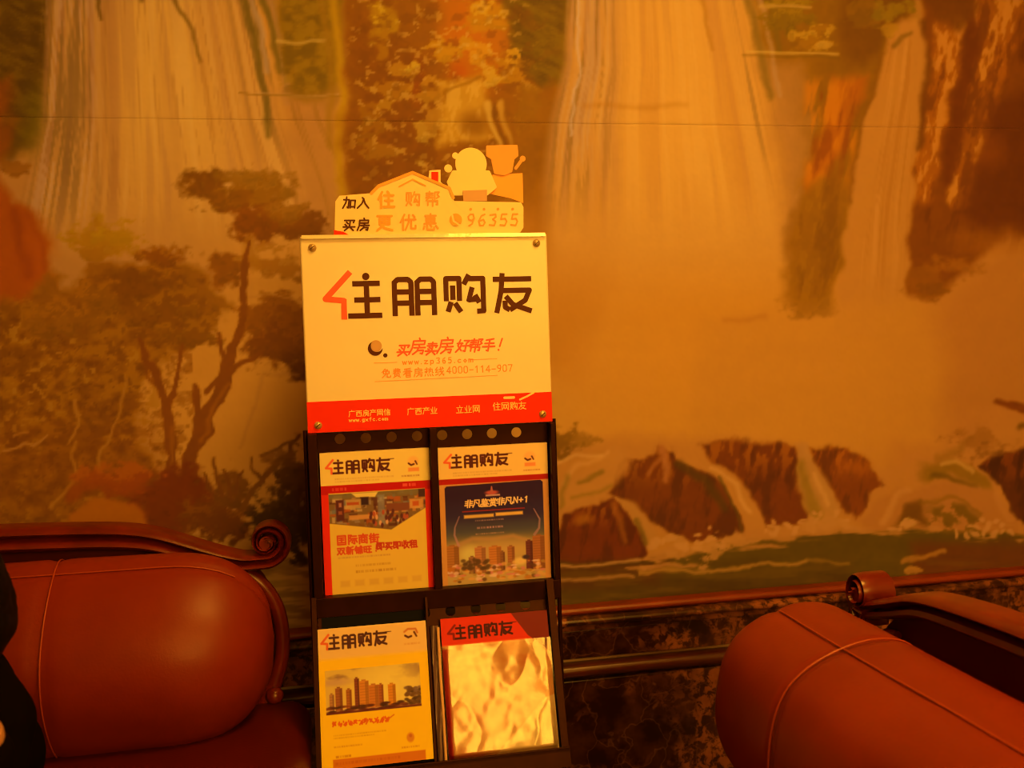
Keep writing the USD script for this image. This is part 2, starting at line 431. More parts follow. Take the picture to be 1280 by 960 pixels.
# ------------------------------------------------------------------ the waterfall mural, laid out on the wall in a plan of about 1.85 mm to the unit
def mural_colors(x, z):
    P = np.c_[x, np.full(len(x), -.004), z] - CPOS
    U = 640 + FPX * (P @ CR) / (P @ CF); V = 480 - FPX * (P @ CU) / (P @ CF)
    ALL = np.arange(len(U))
    p = Paint(U, V, (201, 113, 20))
    q = lambda a, b, o, s: fbm(np.c_[a, b, np.zeros_like(U)], o, s) - .5
    p.wu, p.wv = 2.4 * q(U / 30, V / 30, 4, 1), 2.4 * q(U / 30, V / 30, 4, 2)
    n_big, n_mid, n_fine = q(U / 150, V / 150, 3, 3), q(U / 28, V / 28, 4, 4), q(U / 8, V / 8, 3, 5)
    hbrush = q(U / 60, V / 8, 3, 8)
    leaf = q(U / 15, V / 11, 4, 10); leaf2 = q(U / 9, V / 7, 3, 14)
    slant = U + .19 * V
    rock = q(slant / 13, V / 60, 4, 9); rock2 = q(slant / 6, V / 16, 3, 12)
    brush = q((U + V * .5) / 22, (V - U * .5) / 7, 3, 13)
    between = lambda a, b, c, d: sstep(U, a, b) * (1 - sstep(U, c, d))

    def bush(cx, cy, rx, ry, color, rough=1.6, soft=.22, a=1., hi=None):
        """A clump of leaves: an ellipse whose rim is broken up by leaf noise."""
        idx = p.box_idx(cx - rx * 1.9, cx + rx * 1.9, cy - ry * 1.9, cy + ry * 1.9)
        if not len(idx):
            return
        u, v = p._pts(idx, 7)
        d = 1 - np.hypot((u - cx) / rx, (v - cy) / ry) + rough * (leaf[idx] + .45 * leaf2[idx])
        k = sstep(d, -soft * .6, soft)
        p.put(idx, k * a, color)
        if hi is not None:
            p.put(idx, k * sstep(leaf2[idx] - .25 * (v - cy) / ry, .04, .16) * .75, hi)
        p.put(idx, k * sstep(leaf2[idx] + .20 * (v - cy) / ry, .06, .2) * .35, np.asarray(color) * .78)

    # mist and air
    p.put(ALL, sstep(n_big, -.2, .25) * .3, (209, 120, 23))
    p.ell(1250, 470, 240, 200, (184, 95, 16), .8, 0, .85)
    p.ell(880, 420, 190, 180, (205, 113, 16), .8)
    p.ell(70, 290, 190, 110, (187, 106, 28), .8)
    # --- upper cliffs, far left
    p.poly([(-700, -500), (62, -500), (66, 0), (64, 70), (56, 130), (44, 178), (10, 196), (-700, 250)], (104, 58, 2), 12, 9)
    p.put(ALL, (U < 66) * (1 - sstep(V, 150, 200)) * sstep(brush, .02, .2) * .5, (132, 78, 6))
    p.put(ALL, (U < 60) * (1 - sstep(V, 150, 200)) * sstep(-brush, .02, .2) * .5, (78, 40, 0))
    p.poly([(-700, 90), (12, 96), (14, 178), (-4, 200), (-700, 260)], (150, 62, 0), 9, 10, .8)
    p.ell(50, 150, 22, 40, (116, 82, 2), .8, 6, .6)
    # --- left waterfall: its own coordinate s runs from its left edge to its right edge, so that the streaks fan out
    xl = np.interp(V, [-60, 0, 60, 150, 230, 340], [72, 68, 66, 62, 50, 30]); xr = np.interp(V, [-60, 0, 60, 150, 230, 340], [312, 322, 336, 356, 384, 410])
    s_ = (U - xl) / (xr - xl)
    body = sstep(s_, -.06, .05) * (1 - sstep(s_, .92, 1.05)) * (1 - sstep(V, 250, 350))
    p.put(ALL, body, (208, 123, 30))
    p.put(ALL, body * sstep(s_, .2, .4) * (1 - sstep(s_, .62, .85)) * (1 - sstep(V, 120, 330)) * .9, (226, 142, 36))
    st = q(s_ * 34, V / 240, 3, 6); st2 = q(s_ * 12, V / 320, 3, 7); st3 = q(s_ * 70, V / 120, 3, 16)
    fade = 1 - sstep(V, 230, 330)
    p.put(ALL, body * fade * sstep(st2, .0, .2) * .42, (190, 108, 28))
    p.put(ALL, body * fade * sstep(st, .04, .2) * .36, (182, 104, 34))
    p.put(ALL, body * fade * sstep(-st, .06, .2) * .30, (232, 152, 48))
    p.put(ALL, body * fade * sstep(st3, .1, .24) * .35, (172, 94, 22))
    edge_l = sstep(s_, -.08, .02) * (1 - sstep(s_, .10, .30)) * (1 - sstep(V, 240, 320))
    p.put(ALL, edge_l * (.35 + .65 * sstep(st, -.06, .1)) * .75, (170, 98, 34))
    p.put(ALL, edge_l * sstep(st3, .0, .14) * .6, (138, 84, 20)); p.put(ALL, edge_l * sstep(-st3, .06, .2) * .5, (216, 140, 62))
    edge_r = sstep(s_, .80, .92) * (1 - sstep(s_, 1.0, 1.1)) * (1 - sstep(V, 130, 260))
    p.put(ALL, edge_r * sstep(st, -.05, .12) * .7, (150, 90, 18))
    p.stroke([(118, -20), (123, 12), (126, 26)], 5, 2, (116, 64, 6), 3, 3, .8)
    p.stroke([(172, -10), (176, 2)], 7, 3, (110, 62, 6), 4, 3, .7)
    p.stroke([(213, -20), (222, 8), (240, 40), (252, 76)], 5, 1.5, (126, 72, 8), 4, 4, .75); p.stroke([(252, 76), (262, 130), (266, 170)], 2, 3, (196, 112, 24), 4, 3, .6)
    p.stroke([(296, -20), (310, 20), (322, 60), (330, 110), (335, 170)], 8, 4, (112, 72, 8), 6, 4, .8)
    p.stroke([(308, -20), (326, 40), (336, 90)], 5, 4, (186, 122, 52), 4, 4, .7); p.stroke([(322, -20), (340, 40), (350, 90)], 6, 4, (112, 74, 8), 5, 4, .8); p.stroke([(336, -10), (352, 60), (358, 130)], 5, 4, (176, 108, 40), 5, 4, .6)
    # olive cliff beside it
    p.poly([(344, -500), (430, -500), (428, 100), (412, 132), (366, 128), (352, 80), (344, 0)], (140, 82, 0), 12, 12)
    p.put(ALL, between(345, 360, 410, 425) * (1 - sstep(V, 100, 140)) * sstep(leaf, -.05, .12) * .6, (162, 100, 8)); p.put(ALL, between(345, 360, 405, 420) * (1 - sstep(V, 100, 140)) * sstep(-leaf, .02, .16) * .6, (112, 66, 0))
    p.poly([(352, 120), (420, 118), (430, 330), (396, 330), (366, 210)], (186, 104, 26), 18, 8, .85)
    p.put(ALL, between(350, 370, 420, 432) * sstep(V, 115, 140) * (1 - sstep(V, 230, 300)) * sstep(st, .0, .16) * .5, (160, 88, 14))
    p.stroke([(346, 50), (375, 52), (405, 50)], 2.5, 2.5, (204, 132, 30), 2.5, 4, .8); p.stroke([(320, 116), (345, 119), (420, 120)], 2, 2, (206, 130, 40), 2, 3, .6); p.stroke([(300, 117), (430, 122)], 1.5, 1.5, (140, 78, 6), 1.5, 2, .6)
    # --- middle cliff
    p.poly([(436, -500), (720, -500), (712, 60), (704, 130), (690, 200), (700, 330), (560, 420), (430, 330), (434, 180)], (147, 69, 0), 14, 10)
    p.stroke([(409, -40), (420, 40), (428, 120), (424, 200), (431, 270)], 6, 8, (192, 116, 4), 7, 4, .9); p.stroke([(398, -20), (412, 80), (414, 180)], 5, 5, (160, 92, 6), 6, 4, .7)
    p.stroke([(434, -40), (438, 60), (440, 180), (446, 260)], 9, 10, (140, 64, 0), 8, 5, .7)
    p.poly([(440, 20), (540, 80), (545, 190), (540, 300), (440, 300)], (136, 60, 0), 22, 14, .9)
    p.poly([(545, -500), (640, -500), (640, 60), (625, 110), (580, 110), (545, 60)], (184, 84, 0), 16, 14)
    p.ell(580, 35, 26, 34, (196, 84, 0), .7, 9, .8); p.ell(572, 88, 12, 12, (190, 66, 0), .8, 6, .7); p.ell(520, 100, 10, 26, (150, 52, 0), .8, 6, .6)
    bush(480, 30, 20, 26, (176, 102, 2), 1.2, .4, 1, (206, 132, 10)); bush(478, 60, 7, 30, (170, 92, 4), 1.4, .3, .8)
    bush(610, 20, 30, 22, (192, 108, 2), 1.6, .3, .8, (214, 132, 12))
    p.poly([(632, -500), (716, -500), (714, 40), (704, 100), (676, 112), (650, 80), (634, 30)], (114, 64, 0), 9, 9)
    p.put(ALL, between(632, 645, 704, 716) * (1 - sstep(V, 90, 120)) * sstep(brush, .0, .2) * .45, (138, 84, 2)); p.put(ALL, between(632, 645, 700, 712) * (1 - sstep(V, 90, 120)) * sstep(-brush, .02, .2) * .5, (88, 46, 0))
    for cx, cy, rx, ry, c in ((560, 60, 22, 14, (196, 112, 6)), (508, 92, 18, 12, (182, 102, 8)), (514, 84, 10, 7, (206, 132, 14)), (490, 112, 24, 12, (170, 90, 6)), (640, 90, 22, 18, (180, 98, 4)), (650, 75, 12, 10, (200, 118, 8)), (538, 112, 24, 12, (184, 102, 8)), (532, 168, 16, 16, (186, 112, 14)),
                              (462, 150, 14, 22, (158, 80, 4)), (530, 198, 12, 8, (186, 112, 16)), (472, 190, 18, 9, (160, 84, 6)), (614, 98, 14, 12, (200, 122, 14)), (660, 130, 14, 20, (150, 82, 2)), (480, 130, 10, 8, (176, 100, 8)), (546, 150, 12, 12, (176, 98, 10)), (600, 70, 16, 10, (206, 116, 8)), (650, 110, 14, 10, (182, 104, 10))):
        bush(cx, cy, rx, ry, c, 2.2, .2, .9)
    p.put(ALL, between(425, 450, 620, 700) * (1 - sstep(V, 200, 290)) * sstep(leaf2, .13, .22) * .55, (210, 130, 24))
    p.put(ALL, between(430, 455, 660, 720) * (1 - sstep(V, 220, 310)) * sstep(-leaf, .04, .2) * .45, (120, 52, 0))
    p.poly([(574, 92), (602, 90), (606, 140), (610, 170), (548, 182), (552, 145), (558, 118), (552, 112)], (202, 120, 14), 8, 10, .9)
    p.put(ALL, between(545, 560, 600, 610) * sstep(V, 95, 110) * (1 - sstep(V, 165, 185)) * sstep(rock2, .0, .15) * .5, (224, 144, 30))
    p.stroke([(556, 116), (580, 104), (600, 94)], 3, 2, (150, 78, 2), 3, 4, .7); p.ell(592, 152, 16, 14, (132, 62, 0), .7, 6, .7)
    p.stroke([(608, 128), (614, 155), (624, 182)], 7, 3, (208, 132, 26), 4, 4, .85); p.stroke([(626, 130), (633, 160), (639, 182)], 7, 3, (202, 122, 20), 4, 4, .85); p.stroke([(617, 132), (624, 160), (630, 182)], 4, 2, (120, 56, 0), 3, 4, .7)
    p.poly([(640, 110), (690, 120), (686, 210), (660, 230), (640, 190)], (150, 76, 2), 14, 9, .8)
    p.poly([(560, 340), (705, 190), (770, 300), (720, 470), (560, 470)], (193, 102, 12), 30, 10, .8)
    p.ell(672, 215, 26, 40, (142, 70, 2), .8, 8, .75); p.ell(690, 270, 24, 40, (166, 84, 6), .9, 8, .6)
    # --- middle waterfall
    xl = np.interp(V, [-60, 0, 80, 150, 230, 340], [718, 716, 712, 696, 688, 680]); xr = np.interp(V, [-60, 0, 80, 150, 230, 340], [924, 932, 948, 964, 982, 1000])
    s_ = (U - xl) / (xr - xl)
    body = sstep(s_, -.05, .06) * (1 - sstep(s_, .92, 1.06)) * (1 - sstep(V, 280, 400))
    p.put(ALL, body, (207, 120, 26))
    p.put(ALL, body * sstep(s_, .22, .4) * (1 - sstep(s_, .7, .95)) * (1 - sstep(V, 200, 380)) * .8, (219, 131, 28))
    st = q(s_ * 30, V / 260, 3, 26); st2 = q(s_ * 11, V / 340, 3, 27); st3 = q(s_ * 64, V / 130, 3, 36)
    fade = 1 - sstep(V, 200, 330)
    p.put(ALL, body * fade * sstep(st2, .0, .2) * .35, (192, 104, 20)); p.put(ALL, body * fade * sstep(st, .05, .2) * .30, (186, 104, 28)); p.put(ALL, body * fade * sstep(-st, .06, .2) * .25, (226, 142, 38))
    edge_l = sstep(s_, -.06, .02) * (1 - sstep(s_, .12, .34)) * (1 - sstep(V, 170, 300))
    p.put(ALL, edge_l * (.3 + .7 * sstep(st, -.06, .1)) * .8, (176, 104, 36)); p.put(ALL, edge_l * sstep(st3, .0, .14) * .6, (146, 84, 14)); p.put(ALL, edge_l * sstep(-st3, .05, .2) * .4, (200, 128, 52))
    p.stroke([(716, -20), (726, 40), (722, 90), (714, 170)], 2.5, 3, (206, 142, 74), 3, 5, .6)
    edge_r = sstep(s_, .86, .95) * (1 - sstep(s_, 1.02, 1.1)) * (1 - sstep(V, 150, 260))
    p.put(ALL, edge_r * sstep(st, -.05, .12) * .7, (160, 94, 20)); p.stroke([(872, -20), (884, 30), (892, 60)], 4, 2, (186, 100, 14), 4, 4, .7)
    p.stroke([(730, 133), (800, 132), (856, 130)], 3, 3, (180, 94, 10), 6, 4, .4)
    # --- cliff right of it
    p.poly([(940, -500), (1130, -500), (1128, 60), (1104, 110), (1080, 170), (1062, 250), (1048, 330), (1034, 392), (1004, 388), (986, 340), (992, 250), (1000, 150), (962, 90), (948, 40)], (138, 72, 0), 12, 10)
    p.poly([(950, 70), (1004, 78), (1014, 160), (1000, 300), (984, 320), (972, 180)], (176, 97, 22), 18, 8, .85)
    p.stroke([(930, -30), (948, 50), (962, 120)], 6, 6, (126, 76, 8), 6, 5, .75); p.stroke([(944, -30), (962, 50), (974, 120)], 4, 4, (182, 112, 40), 4, 5, .6); p.stroke([(956, -20), (974, 60)], 5, 5, (120, 72, 4), 5, 5, .7)
    bush(985, 20, 34, 22, (130, 76, 0), 1.5, .3, .9, (160, 96, 6)); bush(1020, 50, 26, 14, (160, 86, 2), 1.8, .3, .8, (190, 116, 12)); bush(1030, 58, 14, 8, (196, 118, 16), 2, .3, .8)
    p.stroke([(935, 63), (1000, 66), (1050, 68)], 2, 2, (206, 132, 28), 2, 3, .7); p.stroke([(930, 68), (1050, 72)], 1.5, 1.5, (120, 66, 0), 2, 3, .5); p.stroke([(950, 9), (1014, 9)], 2.5, 2.5, (196, 122, 26), 2.5, 4, .7)
    p.poly([(1070, -500), (1150, -500), (1140, 20), (1112, 40), (1096, 70), (1060, 80), (1050, 30)], (120, 58, 0), 12, 9); bush(1085, 14, 26, 18, (140, 74, 0), 1.8, .3, .8); bush(1120, 12, 20, 12, (146, 88, 2), 1.8, .3, .9)
    p.poly([(1040, 96), (1078, 92), (1068, 150), (1046, 205), (1014, 236), (1004, 220), (1024, 160)], (176, 76, 0), 10, 10, .95)
    p.put(ALL, between(1000, 1012, 1066, 1080) * sstep(V, 90, 110) * (1 - sstep(V, 220, 250)) * sstep(rock, -.02, .14) * .8, (202, 98, 6)); p.put(ALL, between(1010, 1020, 1066, 1078) * sstep(V, 90, 110) * (1 - sstep(V, 220, 250)) * sstep(-rock, .03, .16) * .7, (138, 54, 0))
    p.poly([(1040, 210), (1066, 190), (1056, 290), (1044, 366), (1012, 392), (978, 366), (984, 300), (1000, 250)], (148, 76, 2), 14, 10, .85)
    p.put(ALL, between(990, 1000, 1045, 1062) * sstep(V, 210, 240) * (1 - sstep(V, 370, 400)) * sstep(rock2, .02, .16) * .5, (164, 88, 4)); p.put(ALL, between(995, 1004, 1045, 1060) * sstep(V, 210, 240) * (1 - sstep(V, 360, 390)) * sstep(-rock, .0, .16) * .4, (116, 54, 0))
    # --- right cliff
    p.poly([(1148, -500), (1900, -500), (1900, 300), (1286, 290), (1240, 305), (1200, 345), (1164, 372), (1136, 372), (1134, 300), (1146, 200), (1158, 110), (1150, 30)], (128, 53, 0), 8, 8)
    inc = sstep(U, 1140, 1156) * (1 - sstep(V, 250, 340))
    p.put(ALL, inc * sstep(-rock, .04, .2) * .7, (98, 36, 0))
    for a, b, w, c in (((1188, 30), (1150, 240), 30, (170, 76, 2)), ((1246, -30), (1196, 250), 36, (158, 70, 0)), ((1268, -30), (1240, 140), 22, (170, 76, 2))):
        p.stroke([a, ((a[0] + b[0]) / 2 + 3, (a[1] + b[1]) / 2), b], w, w * .7, c, 8, 9, .85)
        p.stroke([a, ((a[0] + b[0]) / 2 + 3, (a[1] + b[1]) / 2), b], w, w * .6, (206, 110, 18), 8, 9, .8, sstep(rock + .6 * rock2, .02, .16))
        p.stroke([a, ((a[0] + b[0]) / 2 + 3, (a[1] + b[1]) / 2), b], w, w * .6, (112, 44, 0), 8, 9, .7, sstep(-rock - .6 * rock2, .05, .2))
    p.stroke([(1216, 30), (1206, 110), (1184, 220)], 12, 16, (106, 38, 0), 8, 7, .85); p.stroke([(1152, 30), (1156, 90), (1148, 180)], 8, 10, (106, 46, 0), 8, 6, .8); p.poly([(1150, -500), (1236, -500), (1224, 10), (1196, 40), (1160, 20)], (112, 48, 0), 10, 9, .85)
    p.poly([(1244, 130), (1300, 110), (1300, 290), (1236, 300), (1200, 270), (1226, 200)], (104, 38, 0), 14, 8, .9); p.ell(1238, 190, 16, 20, (140, 56, 0), .8, 7, .7)
    # slim waterfall
    p.poly([(1112, 36), (1128, 24), (1146, 28), (1158, 50), (1154, 110), (1146, 180), (1138, 260), (1134, 360), (1136, 420), (1040, 420), (1054, 330), (1062, 250), (1072, 180), (1090, 110), (1106, 66)], (190, 103, 19), 6, 5)
    xl = np.interp(V, [20, 110, 250, 380], [1114, 1092, 1064, 1050]); xr = np.interp(V, [20, 110, 250, 380], [1154, 1154, 1140, 1134]); s_ = (U - xl) / (xr - xl)
    body = sstep(s_, .0, .15) * (1 - sstep(s_, .85, 1.0)) * sstep(V, 30, 60) * (1 - sstep(V, 300, 400))
    p.put(ALL, body * sstep(q(s_ * 9, V / 260, 3, 46), .0, .2) * .5, (204, 116, 26)); p.put(ALL, body * sstep(q(s_ * 16, V / 200, 3, 47), .03, .2) * .4, (170, 84, 10))
    p.stroke([(1118, 56), (1128, 46), (1138, 42)], 5, 2, (130, 72, 6), 4, 3, .8); bush(1114, 36, 12, 10, (176, 102, 8), 1.4, .4, .8); p.stroke([(1104, 66), (1090, 110), (1072, 180), (1062, 250)], 3, 3, (120, 56, 0), 5, 5, .6)
    # mist in front
    p.poly([(1170, 392), (1230, 325), (1290, 304), (1900, 280), (1900, 600), (1120, 600), (1110, 420)], (182, 94, 17), 22, 12, .9)
    bush(1160, 352, 26, 20, (146, 68, 2), 1.6, .5, .8); bush(1200, 330, 26, 14, (168, 82, 8), 1.6, .6, .7); p.ell(1250, 300, 60, 14, (168, 80, 8), .8, 8, .5)
    p.poly([(960, 388), (1040, 388), (1140, 374), (1180, 420), (1180, 560), (860, 560), (880, 400)], (197, 108, 17), 24, 10, .85)
    bush(1010, 382, 30, 14, (164, 86, 6), 1.4, .6, .6); p.stroke([(905, 398), (960, 396)], 4, 3, (176, 88, 12), 7, 5, .5)
    # --- boulders and pool
    WV = (190, 102, 20)
    p.poly([(690, 556), (760, 548), (900, 548), (1000, 556), (1110, 590), (1160, 560), (1290, 520), (1900, 520), (1900, 680), (690, 700), (400, 690), (400, 560)], (186, 98, 18), 14, 8, .95)
    R = (116, 41, 0); RD = (94, 33, 0)

    def boulder(pts, color, hi=(160, 70, 6), soft=3, warp=8):
        p.poly(pts, color, soft, warp)
        pts = np.asarray(pts, float); x0, y0 = pts.min(0); x1, y1 = pts.max(0)
        cut = sstep(-(V - y0) / (y1 - y0), -.55, -.12)
        p.poly(pts, hi, soft, warp, .75, sstep(rock2 + .5 * rock, .0, .14) * cut)
        p.poly(pts, np.asarray(color) * .76, soft + 3, warp, .8, sstep(-rock - .4 * rock2, -.04, .16))

    boulder([(880, 556), (918, 550), (955, 553), (990, 556), (996, 600), (1012, 650), (960, 660), (936, 620), (896, 588)], R, (162, 72, 4), 5, 10)
    boulder([(1010, 556), (1060, 560), (1092, 578), (1102, 606), (1084, 620), (1070, 650), (1052, 636), (1034, 598)], (130, 49, 0), (176, 78, 2))
    p.ell(1070, 584, 18, 12, (166, 70, 0), .8, 6, .7)
    p.poly([(994, 552), (1010, 552), (1036, 598), (1052, 640), (1046, 652), (1012, 650), (1000, 600)], (184, 102, 22), 5, 6)
    p.stroke([(1002, 580), (1012, 620), (1020, 644)], 8, 14, (140, 84, 6), 8, 6, .7); p.stroke([(1020, 590), (1036, 630)], 3, 4, (206, 120, 30), 4, 5, .6)
    boulder([(762, 614), (774, 584), (792, 574), (806, 568), (822, 558), (838, 562), (850, 578), (884, 590), (908, 612), (926, 640), (928, 672), (850, 676), (810, 652), (784, 630)], R, (158, 72, 8))
    p.stroke([(826, 562), (832, 584), (834, 602)], 8, 4, (178, 86, 18), 5, 7, .8); p.stroke([(822, 570), (812, 592)], 5, 4, (166, 78, 14), 4, 7, .7); p.stroke([(846, 578), (880, 600), (906, 636)], 8, 8, (84, 44, 0), 6, 6, .8)
    p.poly([(852, 573), (880, 578), (914, 590), (936, 612), (953, 640), (958, 664), (930, 672), (926, 640), (908, 612), (884, 592)], (188, 100, 19), 4, 6)
    p.stroke([(890, 586), (920, 606), (938, 640)], 3, 4, (206, 120, 30), 4, 5, .7); p.stroke([(900, 600), (922, 640), (926, 668)], 3, 3, (96, 56, 2), 3, 4, .7)
    p.stroke([(770, 580), (745, 600), (720, 616), (704, 632)], 36, 20, WV, 10, 6, .9); p.stroke([(750, 588), (735, 598), (728, 602)], 5, 3, (136, 80, 8), 4, 5, .8); p.stroke([(764, 606), (740, 618), (716, 624)], 3, 3, (152, 88, 10), 4, 5, .7); p.stroke([(760, 566), (720, 584), (706, 606)], 3, 4, (206, 118, 28), 4, 5, .6)
    p.stroke([(712, 596), (702, 620), (700, 640)], 4, 4, (140, 84, 10), 5, 4, .7)
    boulder([(660, 704), (700, 664), (706, 646), (724, 640), (744, 630), (766, 622), (786, 646), (802, 664), (814, 692), (806, 706), (660, 708)], (114, 35, 0), (152, 66, 6))
    p.poly([(768, 621), (790, 627), (807, 644), (819, 668), (818, 692), (804, 676), (796, 652)], (184, 100, 20), 4, 5); p.stroke([(796, 650), (808, 680)], 4, 4, (110, 66, 4), 4, 4, .7)
    p.ell(730, 650, 10, 7, (166, 78, 6), .7, 6, .8); p.stroke([(766, 630), (776, 656), (779, 676)], 6, 4, (160, 72, 8), 5, 6, .7)
    p.stroke([(688, 648), (706, 639), (726, 632), (746, 628)], 6, 5, (188, 100, 20), 4, 4, .85)
    bush(700, 556, 24, 18, (128, 66, 2), 1.6, .4, .95); bush(726, 552, 18, 9, (146, 78, 6), 1.6, .4, .8); p.stroke([(690, 582), (720, 572), (750, 568)], 3, 3, (208, 122, 30), 3, 4, .7)
    boulder([(1222, 580), (1250, 562), (1300, 560), (1900, 560), (1900, 680), (1270, 652), (1254, 606)], (92, 33, 0), (130, 48, 0))
    p.stroke([(1162, 588), (1190, 580), (1230, 602)], 20, 12, (140, 78, 4), 8, 8, .9); p.stroke([(1165, 592), (1215, 606)], 6, 5, (108, 60, 0), 5, 8, .8); p.stroke([(1176, 578), (1196, 574), (1214, 588)], 4, 3, (200, 118, 26), 4, 5, .8); p.stroke([(1170, 570), (1200, 560), (1214, 548)], 6, 4, (150, 80, 8), 6, 7, .7)
    p.stroke([(1292, 514), (1262, 506), (1246, 502)], 11, 3, (122, 46, 0), 4, 5, .95); p.stroke([(1300, 528), (1278, 534)], 10, 4, (100, 50, 0), 5, 6, .8); bush(1225, 552, 34, 16, (150, 74, 8), 1.8, .5, .7)
    p.poly([(1074, 652), (1090, 630), (1120, 612), (1180, 602), (1240, 610), (1268, 650), (1272, 668), (1090, 672)], (178, 91, 17), 5, 6)
    p.poly([(1118, 656), (1130, 634), (1152, 622), (1162, 660)], (108, 52, 0), 6, 8, .9); p.poly([(1160, 630), (1200, 632), (1228, 645), (1238, 668), (1160, 668)], (114, 64, 2), 6, 8, .9, sstep(leaf, -.12, .06))
    p.stroke([(1105, 650), (1118, 622), (1136, 610)], 7, 4, (196, 108, 24), 5, 5, .7); p.stroke([(1150, 626), (1190, 622), (1226, 640)], 3, 3, (130, 70, 4), 4, 7, .7); p.stroke([(1244, 616), (1262, 650)], 6, 6, (192, 102, 22), 5, 5, .6)
    bush(1135, 654, 12, 6, (196, 116, 24), 1.4, .3, .9)
    WT = (94, 55, 0)
    p.poly([(400, 706), (700, 704), (800, 700), (850, 690), (900, 676), (1000, 668), (1100, 662), (1170, 664), (1900, 690), (1900, 800), (400, 800)], WT, 3, 5)
    p.poly([(400, 736), (700, 728), (900, 716), (1060, 700), (1060, 770), (400, 800)], (86, 46, 0), 12, 5, .7)
    p.poly([(660, 706), (840, 700), (820, 730), (660, 740)], (92, 37, 0), 10, 5, .8)
    p.poly([(1140, 680), (1220, 676), (1900, 690), (1900, 740), (1140, 740)], (108, 42, 0), 10, 6, .85)
    wet = sstep(V, 690, 710)
    p.put(ALL, wet * sstep(hbrush, .05, .2) * .4, (116, 66, 2)); p.put(ALL, wet * sstep(-hbrush, .08, .2) * .4, (72, 36, 0))
    foam = (185, 98, 20)
    p.stroke([(806, 706), (860, 686), (905, 676), (960, 668), (1040, 664), (1110, 660), (1180, 662), (1286, 668)], 12, 13, foam, 4, 9, .9, sstep(hbrush, -.14, .03))
    p.stroke([(780, 712), (850, 708), (900, 694), (940, 684), (1010, 680), (1080, 672)], 4, 5, foam, 3, 7, .8, sstep(hbrush, -.1, .06))
    p.stroke([(690, 710), (740, 706), (800, 700)], 2.5, 3, (188, 106, 26), 2.5, 4, .85); p.stroke([(700, 725), (740, 724), (790, 722)], 3, 2.5, (176, 96, 20), 3, 4, .85); p.stroke([(800, 716), (880, 712), (960, 706), (1010, 702)], 4, 2.5, (176, 98, 16), 3, 6, .85); p.stroke([(1010, 700), (1060, 704)], 2.5, 2, (154, 86, 10), 3, 4, .7)
    r = np.random.default_rng(21)
    for cx, cy, n, w in ((862, 680, 46, 44), (1030, 656, 34, 34), (975, 662, 12, 20), (1130, 654, 10, 16), (1230, 664, 14, 34)):
        for _ in range(n):
            a = r.uniform(-1, 1); h = abs(r.normal(0, 1)) * 14 * (1 - .5 * abs(a))
            p.ell(cx + a * w, cy - h + 6, r.uniform(2.5, 6), r.uniform(2, 4.5), (194, 108, 26), .5, 8, .9)
    p.poly([(815, 702), (838, 690), (852, 668), (866, 684), (892, 662), (906, 672), (914, 660), (930, 676), (960, 672), (900, 694), (880, 708), (850, 702)], (187, 102, 22), 3, 10, .85, sstep(leaf, -.14, .02))
    p.poly([(1000, 664), (1008, 638), (1020, 652), (1034, 640), (1060, 654), (1080, 664)], (187, 102, 22), 3, 9, .8)
    p.stroke([(1130, 702), (1160, 696), (1180, 690)], 6, 4, (170, 90, 12), 3, 7, .9); bush(1142, 714, 14, 5, (180, 98, 14), 1.2, .3, .9)
    # --- left bank: rock, far bushes, trees
    p.poly([(-700, 200), (-4, 216), (20, 250), (40, 262), (60, 300), (70, 360), (40, 420), (-700, 470)], (160, 61, 0), 7, 9)
    p.ell(44, 318, 20, 34, (182, 70, 0), .8, 8, .8); p.stroke([(20, 262), (26, 300), (34, 340)], 10, 14, (130, 46, 0), 10, 7, .8); p.stroke([(36, 268), (52, 300), (60, 340)], 4, 4, (130, 48, 0), 5, 6, .6)
    bush(10, 205, 26, 10, (150, 74, 4), 1.8, .4, .8)
    T = (124, 56, 0); LT = (154, 78, 2)
    mass = [(-700, 380), (20, 372), (60, 352), (96, 350), (110, 338), (160, 336), (200, 322), (240, 334), (262, 352), (290, 386), (262, 410), (236, 440), (196, 450), (176, 500), (172, 560), (200, 600), (200, 680), (-700, 690)]
    p.poly(mass, (132, 66, 0), 7, 16)
    ml = (U < 240) * sstep(V, 350, 410)
    p.put(ALL, ml * (1 - sstep(U, 170, 240)) * sstep(leaf, .02, .16) * .6, (158, 84, 2)); p.put(ALL, ml * sstep(-leaf, .0, .16) * .6, (110, 50, 0)); p.put(ALL, ml * (1 - sstep(U, 160, 210)) * sstep(leaf2, .10, .2) * .6 * sstep(n_mid, -.12, .1), (184, 106, 12)); p.put(ALL, ml * sstep(-leaf2, .12, .22) * .5, (96, 42, 0))
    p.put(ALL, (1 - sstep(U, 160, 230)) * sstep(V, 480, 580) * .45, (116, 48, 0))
    bush(128, 300, 40, 26, (174, 98, 0), 1.3, .4, 1, (192, 118, 6)); bush(120, 320, 24, 14, (150, 80, 2), 1.6, .3, .9, (180, 104, 8)); bush(152, 290, 22, 13, (184, 108, 4), 1.6, .3, .8)
    bush(208, 322, 34, 15, T, 1.2, .3, 1, LT); bush(186, 348, 40, 14, (130, 66, 0), 1.4, .3, 1, LT); bush(284, 340, 28, 24, (128, 60, 2), .9, .3)
    bush(170, 362, 76, 20, (114, 53, 0), 1.3, .3); bush(212, 385, 50, 26, (118, 56, 0), 1.3, .3, 1, (146, 76, 2)); bush(238, 416, 36, 18, (120, 58, 0), 1.5, .3, 1, (146, 76, 2)); bush(116, 372, 34, 20, (128, 64, 0), 1.4, .3, 1, LT); bush(80, 400, 40, 30, (128, 64, 0), 1.4, .4, .8, LT)
